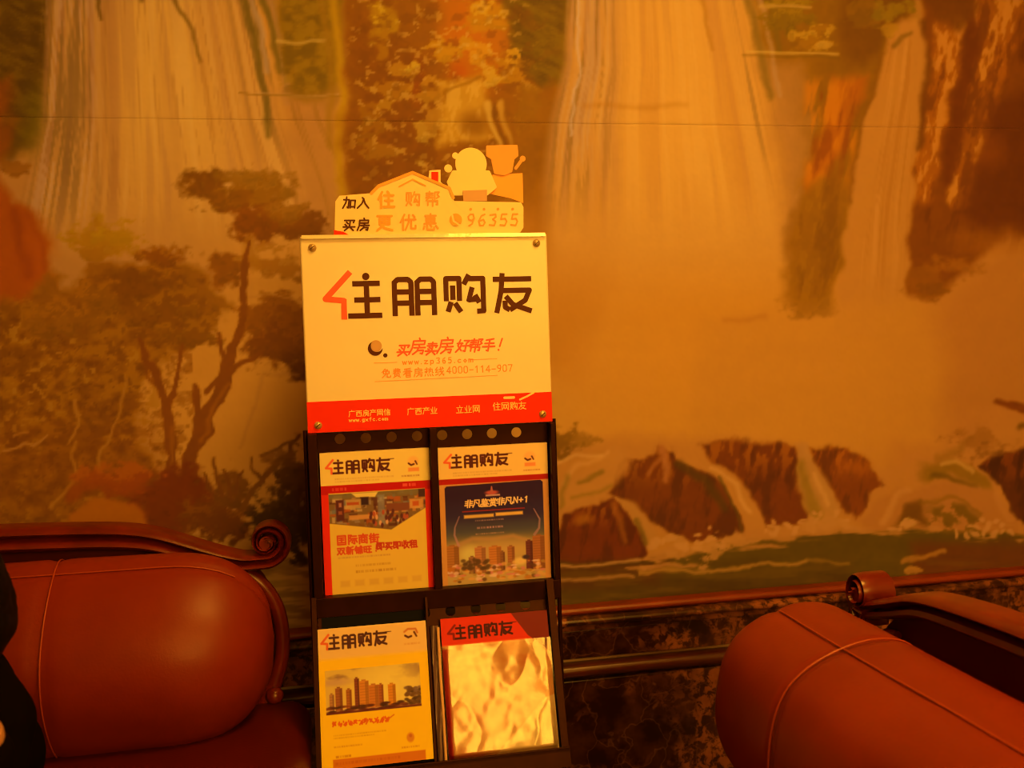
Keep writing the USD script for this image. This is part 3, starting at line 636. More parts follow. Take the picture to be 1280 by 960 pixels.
    bush(262, 232, 34, 22, (122, 58, 0), 1.0, .35); bush(318, 240, 46, 28, (142, 74, 2), 1.1, .35, 1, (164, 90, 8)); bush(292, 250, 30, 16, (128, 62, 0), 1.2, .3, .9); bush(300, 222, 36, 12, (150, 82, 6), 1.6, .4, .7)
    bush(326, 278, 38, 26, (124, 54, 0), 1.0, .3); bush(382, 284, 30, 18, (126, 56, 2), 1.2, .3); bush(352, 266, 28, 13, (140, 70, 2), 1.4, .3, .9, (160, 86, 8))
    bush(352, 332, 42, 20, (150, 76, 4), 2.0, .4, .9, (176, 98, 12)); bush(360, 400, 56, 30, (122, 54, 0), .9, .3, 1, (142, 68, 0)); bush(352, 430, 48, 34, (114, 49, 0), .9, .3, 1, (134, 60, 0)); bush(384, 462, 30, 22, (100, 41, 0), 1.0, .3); bush(318, 400, 20, 20, (130, 60, 0), 1.5, .3, .9)
    p.stroke([(305, 372), (340, 370), (376, 378)], 1.5, 1.5, (186, 104, 20), 2, 5, .6)
    p.stroke([(312, 300), (318, 330)], 10, 12, (156, 82, 4), 8, 6, .6)
    TR = (116, 49, 0)
    p.stroke([(238, 600), (246, 556), (260, 520), (282, 482), (292, 440), (304, 390), (310, 340), (312, 300)], 20, 4, TR, 2, 8)
    p.stroke([(248, 545), (251, 515), (246, 486)], 12, 6, TR, 2, 6); p.stroke([(258, 490), (272, 478), (298, 458), (324, 444)], 6, 4, TR, 2, 6); p.stroke([(276, 500), (281, 450), (275, 416)], 10, 4, TR, 2, 6)
    p.stroke([(216, 600), (214, 540), (208, 498), (194, 462), (178, 424)], 15, 5, TR, 2, 8); p.stroke([(212, 510), (222, 470), (228, 432)], 8, 4, TR, 2, 6); p.stroke([(204, 490), (186, 470), (182, 452)], 4, 3, TR, 2, 5, .8)
    p.stroke([(252, 550), (268, 510), (286, 478)], 3, 2, (150, 72, 4), 3, 6, .6); p.stroke([(216, 580), (216, 530)], 3, 2, (146, 70, 4), 3, 6, .6)
    p.stroke([(120, 600), (132, 560), (148, 520), (156, 470)], 3, 2, (176, 98, 14), 3, 8, .6); p.stroke([(8, 566), (30, 558), (44, 556), (60, 546)], 3, 1.5, (194, 108, 20), 2, 6, .8); p.stroke([(96, 500), (101, 526), (88, 556)], 3, 2, (176, 96, 12), 2.5, 6, .8); p.stroke([(66, 640), (80, 612), (94, 590), (98, 556)], 4, 2, (176, 96, 12), 3, 8, .6); p.stroke([(18, 545), (36, 540)], 2, 1.5, (186, 100, 16), 2, 5, .6)
    bush(220, 624, 62, 40, (108, 36, 0), .9, .3); bush(190, 660, 60, 40, (106, 36, 0), .8, .4); bush(272, 652, 42, 36, (104, 42, 0), 1.4, .3, 1, (128, 58, 2)); bush(356, 650, 44, 42, (66, 30, 0), 1.6, .3, 1, (92, 44, 2)); bush(372, 600, 24, 30, (84, 38, 0), 1.6, .3, .9); bush(150, 600, 50, 16, (140, 50, 0), 1.6, .4, .8, (166, 70, 2))  # bushes nearest the rack: dark foliage, deepened to take in the rack's shadow
    p.poly([(92, 640), (110, 628), (170, 624), (184, 640), (186, 660), (90, 664)], (170, 76, 4), 5, 8, .9); p.stroke([(92, 612), (130, 600), (176, 606)], 14, 10, (136, 48, 0), 8, 9, .7)
    bush(284, 612, 26, 28, (112, 52, 2), 1.9, .3, .95)
    for a, b, c in (((276, 620), (272, 590), (268, 570)), ((290, 622), (286, 600), (280, 584)), ((262, 616), (258, 600), (256, 590)), ((296, 616), (302, 600), (306, 590))):
        p.stroke([a, b, c], 5, 2, (110, 48, 0), 2, 7)
    p.stroke([(306, 634), (322, 606), (340, 582), (360, 566), (370, 544)], 7, 3, (114, 53, 2), 2, 9); p.stroke([(330, 600), (318, 584), (316, 574)], 4, 2, (114, 53, 2), 2, 7); p.stroke([(330, 568), (350, 558), (372, 554)], 4, 2, (122, 60, 4), 2, 7); bush(356, 572, 22, 9, (126, 62, 4), 2.0, .3, .8); p.stroke([(300, 560), (330, 470), (374, 470)], 2, 2, (178, 98, 20), 4, 6, .5)
    p.C *= (1 + .13 * (1 - sstep(U, 300, 400)) * sstep(V, 200, 260) * (1 - sstep(p.C[:, 0], 140, 185)))[:, None]
    # far continuation left of the trees is dim wood
    p.put(ALL, sstep(-U, 60, 260) * sstep(V, 260, 420) * .7, (118, 54, 0))
    lum = p.C[:, 0] / 255
    p.C *= (1 + (.10 - .08 * sstep(lum, .5, .75)) * n_fine + .05 * (1 - sstep(lum, .5, .75)) * n_mid)[:, None]
    return pigment(np.clip(p.C, 4, 250), 1.13)


mural = thing('mural', 'printed mural of waterfalls, autumn trees and boulders covering the wall', 'mural', (0, 0, .592))
SEAM = 1.704
for z0, z1, dy in ((SEAM + .0006, 2.60, -.0032), (.592, SEAM, -.0030)):
    U, V, P, Fc = grid(np.linspace(-1.45, 2.55, 1001), np.linspace(z0, z1, int((z1 - z0) / .004) + 1), lambda a, b: np.c_[a, np.full(len(a), 0.), b])
    # slight unevenness of the pasted paper, its edges turned back to the wall
    edge = np.minimum(np.minimum(V - z0, z1 - V), .01) / .01
    P[:, 1] = dy - .0016 * (fbm(np.c_[U * 2.4, V * 11, U * 0], 3, 31) - .5) * 2 * edge + .0006 * (edge == 0)
    P[:, 2] -= .592
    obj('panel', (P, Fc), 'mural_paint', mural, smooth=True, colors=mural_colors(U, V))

# ------------------------------------------------------------------ lettering: characters as strokes in a 10 x 10 cell, y down
GL = {
    '加': '1,3 5,3 4.8,9 4,8.5|3,1 2.8,5 .8,9.3|6.2,3.5 6.2,9|6.2,3.5 9.5,3.5 9.5,9|6.2,8.2 9.5,8.2',
    '入': '4,1.5 5.2,2.5|5.2,2.5 4,6 1,9.3|5,2.5 6.5,6 9.3,9.2',
    '买': '1.5,2 8.7,2 8,3.6|3,3.3 4.2,4.4|2,5 3.2,6|.8,6.8 9.4,6.8|5.6,3 5.4,6.5 2,9.5|6,7.2 8.5,9.4',
    '房': '5,.5 5.5,1.4|2,2 8.5,2 8.5,4 2,4|2,2 2,6 .8,9.4|5.5,4.5 6,5.3|3,5.8 9.3,5.8|5.5,6 5,7.8 3,9.5|5.2,7.4 8.6,7.4 8.3,9.4 7.2,9',
    '更': '1,1.5 9,1.5|2.2,3 7.8,3 7.8,6 2.2,6 2.2,3|2.2,4.5 7.8,4.5|5,1.5 5,6 1,9.5|3,6.5 5,8.2 9.3,9.4',
    '优': '3,.8 .8,5|2.3,3 2.3,9.5|3.6,3.6 9.3,3.6|5.6,1 5.4,5 3.5,9.4|6.8,3.6 6.8,8.6 9.3,8.6 9.3,7|7.8,1 8.8,2.2',
    '惠': '2,1.5 8,1.5|2.6,2.7 7.4,2.7 7.4,5 2.6,5 2.6,2.7|2.6,3.8 7.4,3.8|5,.5 5,5.8|1.5,6 8,5.8|1.5,7.5 1,9|3,7 3.2,9.3 7,9.3 7,8|5,6.8 5.6,7.8|8.2,7.2 9.2,8.6',
    '住': '2.8,.8 .8,4.6|2.2,3 2.2,9.5|5.8,.6 6.6,1.7|4,2.6 9,2.6|4.4,5.6 8.6,5.6|3.6,9 9.5,9|6.5,2.6 6.5,9',
    '购': '1.2,1.4 1.2,6.4|1.2,1.4 4,1.4 4,6.4|2.6,2.8 2.6,6 1,9.2|2.8,6.8 4.2,9|6.2,.8 4.8,4|5.8,2.4 9.2,2.4 9,9.2 7.6,8.8|7,3.8 5.8,7 8,6.6|7.4,5.4 8.2,7.4',
    '帮': '1,1.6 5,1.6|1,3 5,3|.8,4.4 5.2,4.4|3,.6 2.8,4.4 1,6|6.3,1 6.3,5.6|6.3,1 9,1 7.8,2.6 9,3.8 7.4,4.8|2,6.4 2,9|2,6.4 8,6.4 8,8.8 7.2,8.6|5,5.4 5,9.7',
    '好': '2.5,1 1.5,5 4.5,8.5|4,3.2 3.5,6 .8,9.4|.8,3.4 4.6,3.4|5.4,1.6 9,1.6 7.2,3.6|7.2,3.6 7.2,9 6,8.6|4.8,5.2 9.6,5.2',
    '手': '7.6,1 2.5,1.8|2,4 8.4,4|.8,6.2 9.4,6.2|5,1.4 5.2,9.3 4,8.8',
    '卖': '2,1.4 8,1.4|5,.4 5,2.8|1.5,2.9 8.8,2.9 8,4.2|3.2,4 4.4,4.8|2.4,5.2 3.6,6|.8,6.8 9.4,6.8|5.6,3.8 5.4,6.6 2,9.5|6,7.3 8.4,9.4',
    '免': '4,.6 1,4|3.4,1.6 6.6,1.6 5.6,3|2.4,3 8,3 8,5.4 2.4,5.4 2.4,3|5,3 4.6,6 1,9.4|6,5.4 6,8.8 9.3,8.8 9.3,7.4',
    '费': '2,1.5 8,1.5 8,2.8 2,2.8 2,4 8.4,4 8,5|4,.6 3.8,4.6 1.4,5.6|6,.6 6,5|2.8,5.8 2.8,8|2.8,5.8 7.2,5.8 7.2,8|5,6.4 4.8,7.8 1.6,9.5|5.6,7.8 8.4,9.4',
    '看': '8,.8 2,1.6|2,2.8 8,2.8|.8,4.2 9.3,4.2|4.6,1.2 3.4,5 .8,7.4|3.4,5.2 7.6,5.2 7.6,9.5 3.4,9.5 3.4,5.2|3.4,6.6 7.6,6.6|3.4,8 7.6,8',
    '热': '1,2.6 4.4,2.2|2.8,.8 2.8,6 2,5.8|1,5 4.4,4.2|5,2.4 8.4,2.4 8.4,5.8 9.4,6|6.6,.8 6.4,4 5,6.2|5.4,3.6 6.8,4.6|1.6,7.6 1,9.3|3.8,7.6 4.2,9.2|6,7.6 6.6,9.2|8.2,7.4 9.2,9.2',
    '线': '3,.8 1,3.4 3.2,3.4 1,6 3.6,5.6|.8,8.8 3.8,7.6|4.6,3.2 9,2.4|4.4,5.6 9.2,4.8|6,.8 6.8,6 9.2,9.2 9.4,7.6|8.4,5.8 4.6,9.4|7.8,.8 8.6,1.6',
    '国': '1.2,1 8.8,1 8.8,9.3 1.2,9.3 1.2,1|2.8,3 7.2,3|3,5 7,5|2.6,7.4 7.4,7.4|5,3 5,7.4',
    '际': '1.4,1 1.4,9.5|1.4,1 4,1 2.8,3.6 4,5.4 2.6,6.6|5,2 8.8,2|4.6,4.2 9.4,4.2|7,4.2 7,9.2 6,8.8|5.6,5.6 4.6,8|8.4,5.6 9.4,7.8',
    '商': '.8,1.8 9.2,1.8|5,.5 5,1.8|3.4,2.2 4,3.4|6.6,2.2 6,3.4|1.4,3.6 1.4,9.5|1.4,3.6 8.6,3.6 8.6,9.2 7.8,9|4,4.4 3,5.8|6,4.4 7,5.8|3.4,6.4 6.6,6.4 6.6,8.4 3.4,8.4 3.4,6.4',
    '街': '2.4,.8 .8,3|2.4,3.2 .8,5.4|1.8,4.8 1.8,9.4|3.4,2.4 6.4,2.4|5,.9 5,4.4|3.2,4.4 6.6,4.4|3.4,6.4 6.4,6.4|5,4.8 5,8.6|3.2,8.8 6.6,8.4|7.2,2 9.4,2|7,4.4 9.6,4.4|8.4,4.4 8.4,9.2 7.6,9',
    '双': '1,2 4.6,2 3.6,6 .8,9.2|1.4,4 4.6,9|5.4,2 9,2 8,6 5,9.2|6,4 9.4,9',
    '新': '2.8,.6 3,1.4|1,1.8 4.8,1.8|2,2.4 2.4,3.6|4,2.4 3.6,3.6|.8,4 5,4|1,5.8 4.8,5.8|2.9,4 2.9,9.4|2,6.8 1,8.6|3.8,6.8 4.8,8.2|8.8,1 6,2 6,6 5,9.4|6,4.4 9.4,4.4|7.9,4.4 7.9,9.5',
    '铺': '2.2,.8 .8,3.6|1.8,2.4 4,2.4|1,4.2 4,4.2|1,6 4,6|2.4,4.2 2.4,9 3.8,8|4.6,2.6 9.4,2.6|7,.8 7,9.5|5,4.4 5,9.4|5,4.4 9,4.4 9,9|5,6 9,6|5,7.4 9,7.4|8,1 8.8,2',
    '旺': '1,2 3.6,2 3.6,8 1,8 1,2|1,5 3.6,5|4.8,1.8 9.2,1.8|5,5 9,5|4.4,8.8 9.5,8.8|7,1.8 7,8.8',
    '即': '1.2,1.4 4.8,1.4 4.8,4.8 1.2,4.8|1.2,3 4.8,3|1.2,1.4 1.2,8.6 4.6,7.4|3.8,5.8 5,8.4|6,1.6 9,1.6 9,6.6 7.8,6.4|6,1.6 6,9.5',
    '收': '1.4,2 1.4,7 3.8,6|3.8,.8 3.8,9.5|6,.8 4.8,4.6|5.6,3 9.4,3|8.4,3 7.6,6.4 4.6,9.4|5.6,4.4 7,7 9.4,9.4',
    '租': '4,.9 1.2,1.8|.8,3.4 4.6,3.4|2.8,1.6 2.8,9.5|2.8,4 .9,7|3,4.6 4.4,6|5.8,1.4 5.8,9|5.8,1.4 8.6,1.4 8.6,9|5.8,3.8 8.6,3.8|5.8,6.2 8.6,6.2|4.6,9 9.6,9',
    '非': '3.8,1 3.8,9.4|6.2,1 6.2,9.4|1,2.6 3.8,2.6|1.2,4.8 3.8,4.8|.8,7.2 3.8,6.8|6.2,2.6 9.2,2.6|6.2,4.8 9,4.8|6.2,7 9.4,7',
    '凡': '2.4,1.4 2.2,6 .8,9.3|2.4,1.4 7.4,1.4 7.4,8 8.4,9 9.5,8.8 9.5,7|4,3.6 5.6,5.4',
    '鉴': '1.6,1.2 1.6,4.4|3,.8 3,4.8|5.4,.8 4.2,3.4|5,2 9,2|6.4,3 7.6,4.2|5,4.2 .8,7|5,4.2 9.4,6.8|3,6.4 7,6.4|2.4,7.8 7.6,7.8|5,6.4 5,9.2|1,9.3 9,9.3',
    '赏': '5,.5 5,2.2|2.6,.8 3.2,1.9|7.4,.8 6.8,1.9|1,3.8 1,2.4 9,2.4 9,3.6|3,3.4 7,3.4 7,4.8 3,4.8 3,3.4|2.6,5.8 2.6,8.2|2.6,5.8 7.4,5.8 7.4,8.2|5,6.4 4.6,8.2 1.4,9.5|5.6,8 8.6,9.5',
    '广': '4.8,.6 5.4,1.8|1.6,2 9,2|1.6,2 1.6,6 .8,9.4', '西': '.9,1.6 9.1,1.6|1.6,3.6 8.4,3.6 8.4,9.2 1.6,9.2 1.6,3.6|4,1.6 3.8,5 2.4,6.6|6,1.6 6,6 7.8,6',
    '产': '5,.5 5,1.6|1,1.8 9,1.8|3,2.4 3.6,4|7,2.4 6.4,4|1.8,4.4 9.2,4.4|1.8,4.4 1.8,6.6 .8,9.4', '业': '3.6,1 3.6,9|6.4,1 6.4,9|1.4,3 2.4,6.4|8.8,3 7.6,6.4|.8,9.1 9.4,9.1',
    '网': '1.2,1.2 1.2,9.4|1.2,1.2 8.8,1.2 8.8,9.2 7.8,9|2.6,3 4.6,8|4.6,3 2.4,8|5.4,3 7.6,8|7.6,3 5.4,8', '立': '5,.6 5.4,1.6|1.4,2.8 8.6,2.8|3,4 4,7.6|7,4 6,8|.8,9 9.2,9',
    '信': '2.8,.8 .8,4.6|2.1,3 2.1,9.5|5.8,.6 6.6,1.6|3.8,2.6 9.4,2.6|4.6,4.2 8.8,4.2|4.6,5.8 8.8,5.8|4.6,7.2 8.8,7.2 8.8,9.4 4.6,9.4 4.6,7.2',
    '友': '.8,2.6 9.2,2.6|4.2,.8 3.8,4.4 .8,9.4|3.4,5 8,5 6.4,7.8 3,9.5|4,6 6,8.4 9.4,9.5', '朋': '1.4,1 1.4,6 .8,9.4|1.4,1 4.4,1 4.4,9.2|1.4,3.6 4.4,3.6|1.4,6 4.4,6|6,1 6,6 5.4,9.4|6,1 9,1 9,9.2|6,3.6 9,3.6|6,6 9,6',
    '0': '2,3 3,1.5 5,1.5 6,3 6,7.5 5,9 3,9 2,7.5 2,3', '1': '2.6,3 4.2,1.5 4.2,9', '2': '2,3 3,1.5 5,1.5 6,3 5.6,4.6 2,9 6.2,9', '3': '2,2 5.6,1.5 6,3.4 4,4.8 6,6.4 5.4,9 2,8.6',
    '4': '5,9 5,1.5 1.6,6.8 6.4,6.8', '5': '5.8,1.5 2.6,1.5 2.2,4.8 5,4.4 6.2,6.4 5.2,9 2,8.6', '6': '5.6,1.6 3.4,2.6 2,6 3,9 5.2,9 6.2,7 5,5 2.4,6', '7': '1.8,1.5 6.2,1.5 3.4,9', '8': '4,1.5 2.2,3 4,5 6,7 4,9 2,7 4,5 5.8,3 4,1.5', '9': '6,4.4 4.6,5.6 2.6,5 2,3 3.2,1.5 5.2,1.5 6.1,4 5,7.8 3,9',
    'w': '1,4.6 2.4,9 3.8,5 5.2,9 6.6,4.6', 'z': '1.6,4.6 6,4.6 1.6,9 6.2,9', 'p': '2,4.6 2,11|2,5 5,4.6 6,6.6 5,9 2,8.6', 'c': '6,5 3.6,4.6 2,6.8 3.6,9 6,8.6', 'o': '4,4.6 2,6.8 4,9 6,6.8 4,4.6', 'm': '1,9 1,4.6 3.6,5 3.6,9|3.6,5.2 6.6,5 6.6,9',
    'g': '6,4.8 3,4.6 2,6.6 3,8.6 6,8.4|6,4.6 6,10.6 2.4,11', 'x': '1.6,4.6 6.2,9|6.2,4.6 1.6,9', 'f': '6,1.6 4.4,2 4,9|2,4.8 6,4.8', '.': '2,8.6 2.2,9', '-': '2,5.8 6,5.8', '!': '4.4,1 3.8,6.4|3.4,8.6 3.6,9', 'N': '1.6,9 1.6,1.5 6.2,9 6.2,1.5', '+': '4,3 4,8|1.6,5.5 6.4,5.5', ' ': '',
}


def strokes(text, x, y, h, pitch=1.02, slant=0., narrow=1.):
    """Polylines of the text in a y-down plan; the cell of the first character has its top left corner at (x, y)."""
    out = []
    for ch in text:
        wide = 1. if ord(ch) > 255 else (.72 if ch not in '.! ' else .42)
        for s in GL[ch].split('|'):
            if s:
                q = np.array([tuple(map(float, a.split(','))) for a in s.split()]) / 10
                out.append(np.c_[x + (q[:, 0] + slant * (1 - q[:, 1])) * h * narrow, y + q[:, 1] * h])
        x += h * wide * pitch * narrow
    return out


def ink(lines, w, place, cap='round'):
    """The union of buffered strokes; place(q) maps plan points to (x, z)."""
    g = unary_union([LineString(place(l)).buffer(w / 2, cap_style=cap, join_style='round', quad_segs=3) for l in lines])
    return g.simplify(w * .06)


# the masthead of the rack and the magazines, in a plan 980 x 220: a red arrow-like radical, then heavy rounded characters
LOGO_RED = [[(115, 5), (8, 122), (92, 132), (90, 208)]]
LOGO_DARK = [[(194, 14), (196, 18)], [(132, 52), (258, 52)], [(138, 130), (258, 130)], [(108, 206), (264, 206)], [(196, 52), (196, 206)],
             *[l for dx in (0, 106) for l in ([(324 + dx, 212), (324 + dx, 50), (340 + dx, 36), (388 + dx, 36), (402 + dx, 50), (402 + dx, 212)], [(324 + dx, 96), (402 + dx, 96)], [(324 + dx, 150), (402 + dx, 150)])],
             [(566, 146), (566, 36), (628, 36), (628, 146)], [(597, 70), (597, 140)], [(588, 150), (572, 198)], [(606, 156), (634, 200)],
             [(676, 18), (650, 66)], [(664, 38), (742, 38), (742, 198), (710, 198)], [(690, 80), (672, 142), (716, 138)], [(702, 118), (722, 156)],
             [(790, 44), (976, 44)], [(836, 14), (828, 104), (804, 210)], [(830, 100), (966, 100), (944, 150), (868, 196)], [(850, 128), (884, 170), (974, 204)], [(868, 196), (846, 182), (846, 150)]]

# ------------------------------------------------------------------ the magazine rack
RX, RY = .163, -.34
rack = thing('magazine_rack', 'black metal magazine rack with a white and red header board before the mural', 'magazine rack', (RX, RY, 0))
L = lambda x: x - RX
XL, XR = -.068 - RX, .395 - RX                       # the board's sides in rack coordinates
BT, BB, BD = 1.412, 1.050, 1.1085                    # board top, bottom, upper edge of its red band
board = obj('header_board', rbox(XL, XR, 0, .012, BB, BT, .004), 'white_acrylic', rack, smooth=30, label='white header board')
obj('red_band', rbox(XL + .0005, XR - .0005, -.0012, .0005, BB + .001, BD, .0006), 'red_print', board, label='red band along the bottom of the board')
kx = (XR - XL) / 308.0                               # metres to a plan unit of the board; plan: 308 wide, origin at the board's top left corner
pb = lambda q: np.c_[XL + np.asarray(q, float)[:, 0] * kx, BT - np.asarray(q, float)[:, 1] * kx]
pl = lambda q: pb(np.c_[26 + np.asarray(q, float)[:, 0] * .2660, 45.5 + np.asarray(q, float)[:, 1] * .2560])
obj('dark_lettering', upright(ink(LOGO_DARK, 25 * .262 * kx, pl, 'flat').union(Point(*pl([(195, 18)])[0]).buffer(17 * .262 * kx)), -.0006, .0011), 'dark_print', board)
obj('red_lettering', upright(ink(LOGO_RED, 27 * .262 * kx, pl, 'square'), -.0006, .0011), 'red_lettering', board)
x0 = 110
sl = strokes('买', x0, 133, 17, .8, .25) + strokes('房', x0 + 15, 127, 22, .8, .25) + strokes('卖', x0 + 35, 133, 17, .8, .25) + strokes('房', x0 + 50, 127, 22, .8, .25) + strokes('好帮手!', x0 + 74, 130, 18, .92, .25)
obj('slogan', upright(ink(sl, 2.1 * kx, pb), -.0006, .0011), 'red_lettering', board)
obj('web_address', upright(ink(strokes('www.zp365.com', 118, 152, 9, 1.15), 1.2 * kx, pb), -.0006, .0011), 'orange_lettering', board)
obj('phone_line', upright(ink(strokes('免费看房热线', 92, 164, 12.5, 1.06) + strokes('4000-114-907', 172, 163.5, 11, .9), 1.15 * kx, pb), -.0006, .0011), 'orange_lettering', board)
obj('fine_rule', upright(unary_union([LineString(pb([a, b])).buffer(.3 * kx) for a, b in (((84, 157), (112, 157)), ((204, 157), (238, 157)), ((84, 180), (238, 178)))]), -.0006, .0011), 'orange_lettering', board)
# a small plain emblem beside the slogan
obj('emblem', upright(unary_union([Point(*pb([(86, 139)])[0]).buffer(9 * kx).difference(Point(*pb([(88, 136)])[0]).buffer(7.4 * kx)), Point(*pb([(98, 148)])[0]).buffer(2.6 * kx)]), -.0006, .0011), 'dark_print', board, label='small dark round emblem')
obj('emblem_face', upright(Point(*pb([(87, 136)])[0]).buffer(7.2 * kx), -.0006, .0011), 'card_tan', board)
bl = strokes('广西房产网信', 50, 214, 8.6, 1.0) + strokes('www.gxfc.com', 50, 223, 6, 1.0) + strokes('广西产业', 122, 214, 9.6, 1.0) + strokes('立业网', 183, 214, 10.5, 1.0) + strokes('住网购友', 230, 212, 11, 1.0)
obj('band_lettering', upright(ink(bl, 1.0 * kx, pb), -.0018, .0011), 'pale_lettering', board, kind='stuff')
sw = LineString(pb([(266, 210), (276, 206), (284, 202)])).buffer(1.2 * kx).union(LineString(pb([(246, 207), (258, 207)])).buffer(1.6 * kx))
obj('band_swoosh', upright(sw, -.0018, .0011), 'card_yellow', board)
for q in ((15, 14), (294, 12), (13, 231), (295, 230)):
    c = pb([q])[0]
    s = trimesh.creation.revolve([(0, .0058), (.003, .0055), (.0056, .0042), (.0072, .002), (.0076, 0), (0, 0)], sections=20)
    s.apply_transform(UPRIGHT); s.apply_translation([c[0], 0, c[1]])
    sc = obj('screw', s, 'screw_metal', board, smooth=50)
    obj('slot', upright(LineString([(c[0] - .0036, c[1] - .0032), (c[0] + .0036, c[1] + .0032)]).buffer(.0008, cap_style='flat'), -.0064, .002), 'wood_dark', sc)
es = Polygon([(0, 0), (.0052, 0), (.0022, .0072), (0, .0072)])  # bevel added to the board, sloped to catch the lamp's glare
es = trimesh.creation.extrude_polygon(es, XR - XL - .008, engine='earcut')
es.apply_transform(np.array([[0, 0, 1, XL + .004], [-1, 0, 0, 0], [0, 1, 0, BT - .0055], [0, 0, 0, 1.]]))
if es.volume < 0:
    es.invert()
obj('edge_strip', es, 'acrylic_edge', board, label='glossy bevelled strip added along the top edge of the board to catch lamp glare')
# posts down to a base on the floor
for x in (XL - .0045, XR + .003):
    obj('post', rod([x, .004, .02], [x, .004, BB + .006], .0042, 12), 'black_metal', rack, smooth=50)
obj('base_plate', rbox(XL - .01, XR + .01, -.16, .14, 0, .02, .004), 'black_metal', rack, smooth=30)
# upper tier: an upright perforated sheet with a shelf, side strips and a divider
HX = [-.010 + .0479 * k for k in range(8)]
sheet = sbox(XL, .70, XR, BB + .01).difference(unary_union([Point(L(x), 1.0365 - .0006 * k).buffer(.0098, quad_segs=6) for k, x in enumerate(HX)]))
obj('perforated_sheet', upright(sheet, .013, .0015), 'black_metal', rack)
obj('side_strip', rbox(XL, L(-.0515), -.018, .013, .712, BB, .001), 'black_metal', rack)
obj('side_strip', rbox(L(.3865), XR, -.018, .013, .712, BB, .001), 'black_metal', rack)
obj('divider', rbox(L(.1555), L(.1690), -.014, .013, .712, BB, .001), 'black_metal', rack)
obj('shelf', rbox(XL, XR, -.020, .014, .740, .7465, .001), 'black_metal', rack)
obj('shelf_lip', rbox(XL, XR, -.022, -.018, .712, .7475, .001), 'black_metal', rack)
# lower tier: the same, leaning back
LEAN = math.atan2(.080, .262)
def lean(u, h, d=0.):
    """Rack point of the lower tier: u across (world x), h up along the leaning sheet from its foot, d out from it."""
    return np.array([L(u), -.100 + h * math.sin(LEAN) - d * math.cos(LEAN), .4550 + h * math.cos(LEAN) + d * math.sin(LEAN)])
ORI = np.eye(4); ORI[:3, 0] = (1, 0, 0); ORI[:3, 1] = (0, -math.cos(LEAN), math.sin(LEAN)); ORI[:3, 2] = (0, math.sin(LEAN), math.cos(LEAN)); ORI[:3, 3] = lean(RX, 0)
def leaning(m):
    """From (across, out, up) with across = world x - RX to rack coordinates."""
    m = m.copy(); m.apply_transform(ORI)
    if m.volume < 0:
        m.invert()
    return m
def lsheet(shape, d0, d1):
    m = extr(shape, d1 - d0)
    A = np.array([[1, 0, 0, 0], [0, 0, 1, d0], [0, 1, 0, 0], [0, 0, 0, 1.]])
    m.apply_transform(A)
    return leaning(m)
sheet = sbox(L(-.062), -.02, L(.372), .30).difference(unary_union([Point(L(x), .262).buffer(.0098, quad_segs=6) for x in HX]))
obj('perforated_sheet', lsheet(sheet, -.0045, -.003), 'black_metal', rack)
for a, b in ((-.0725, -.064), (.3660, .3790)):
    obj('side_strip', leaning(bx(L(a), L(b), -.004, .020, -.02, .305)), 'black_metal', rack)
obj('divider', leaning(bx(L(.1335), L(.1375), -.003, .020, .0, .29)), 'black_metal', rack)
obj('shelf', leaning(bx(L(-.070), L(.379), -.004, .026, -.004, .002)), 'black_metal', rack)
obj('shelf_lip', leaning(bx(L(-.0725), L(.3795), .021, .026, -.030, .004)), 'black_metal', rack)
# feet of the lower tier: struts back to the posts
for x in (XL, XR - .02):
    obj('strut', tube([[x, -.085, .42], [x, -.05, .30], [x, .0, .18]], .004), 'black_metal', rack, smooth=50)

# ------------------------------------------------------------------ the topper: a die-cut card standing on the board
top = thing('topper_sign', 'die-cut card sign with a small house roof and red slogan standing on the header board', 'sign', (RX, RY + .006, BT))
TX = lambda u, v: np.c_[XL + (np.asarray(u, float) - 375.5 + (np.asarray(v, float) - 293) * -.033) * .001497, (292.5 - np.asarray(v, float)) * .00150]
tx = lambda pts: [tuple(q) for q in TX([a for a, _ in pts], [b for _, b in pts])]
plate = Polygon(tx([(420, 292), (418, 284), (419, 250), (424, 243), (463, 240), (470, 232), (515, 213), (534, 221), (535, 212), (549, 211), (549, 226), (562, 238), (566, 250), (652, 252), (655, 258), (655, 284), (651, 290), (640, 292.5)])).buffer(.001).buffer(-.001)
card = obj('card', upright(plate, 0, .003), 'card_yellow', top, label='pale yellow card')
obj('foot_tab', upright(Polygon(tx([(417, 285), (428, 287), (438, 292.5), (417, 292.5)])), -.0012, .0011), 'red_print', top, label='red corner')
ptx = lambda q: TX(np.asarray(q)[:, 0], np.asarray(q)[:, 1])
obj('roof_line', upright(unary_union([LineString(tx([(463, 240), (472, 231), (514, 214.5), (560, 234), (565, 246)])).buffer(.0026), LineString(tx([(497, 232), (514, 223), (530, 231)])).buffer(.0012)]), -.0012, .0011), 'card_orange', top, label='orange roof')
obj('chimney', upright(Polygon(tx([(537.5, 214), (546, 214), (546, 226), (537.5, 223)])), -.0012, .0011), 'red_print', top, label='red chimney')
obj('dark_lettering', upright(ink(strokes('加入', 426.5, 243, 16.5, 1.06, .1) + strokes('买房', 426.5, 270, 16.5, 1.06, .1), .0029, ptx), -.0010, .0009), 'dark_print', top)
obj('house_lettering', upright(ink(strokes('住', 470, 237, 22, 1.2), .0046, ptx), -.0010, .0009), 'card_orange', top)
obj('house_lettering', upright(ink(strokes('购帮', 504, 237, 20, 1.25), .0030, ptx), -.0010, .0009), 'card_amber', top)
obj('red_lettering', upright(ink(strokes('更', 468, 265, 22, 1.3), .0042, ptx), -.0010, .0009), 'card_orange', top)
obj('amber_lettering', upright(ink(strokes('优惠', 497, 265, 22, 1.28), .0036, ptx), -.0010, .0009), 'card_amber', top)
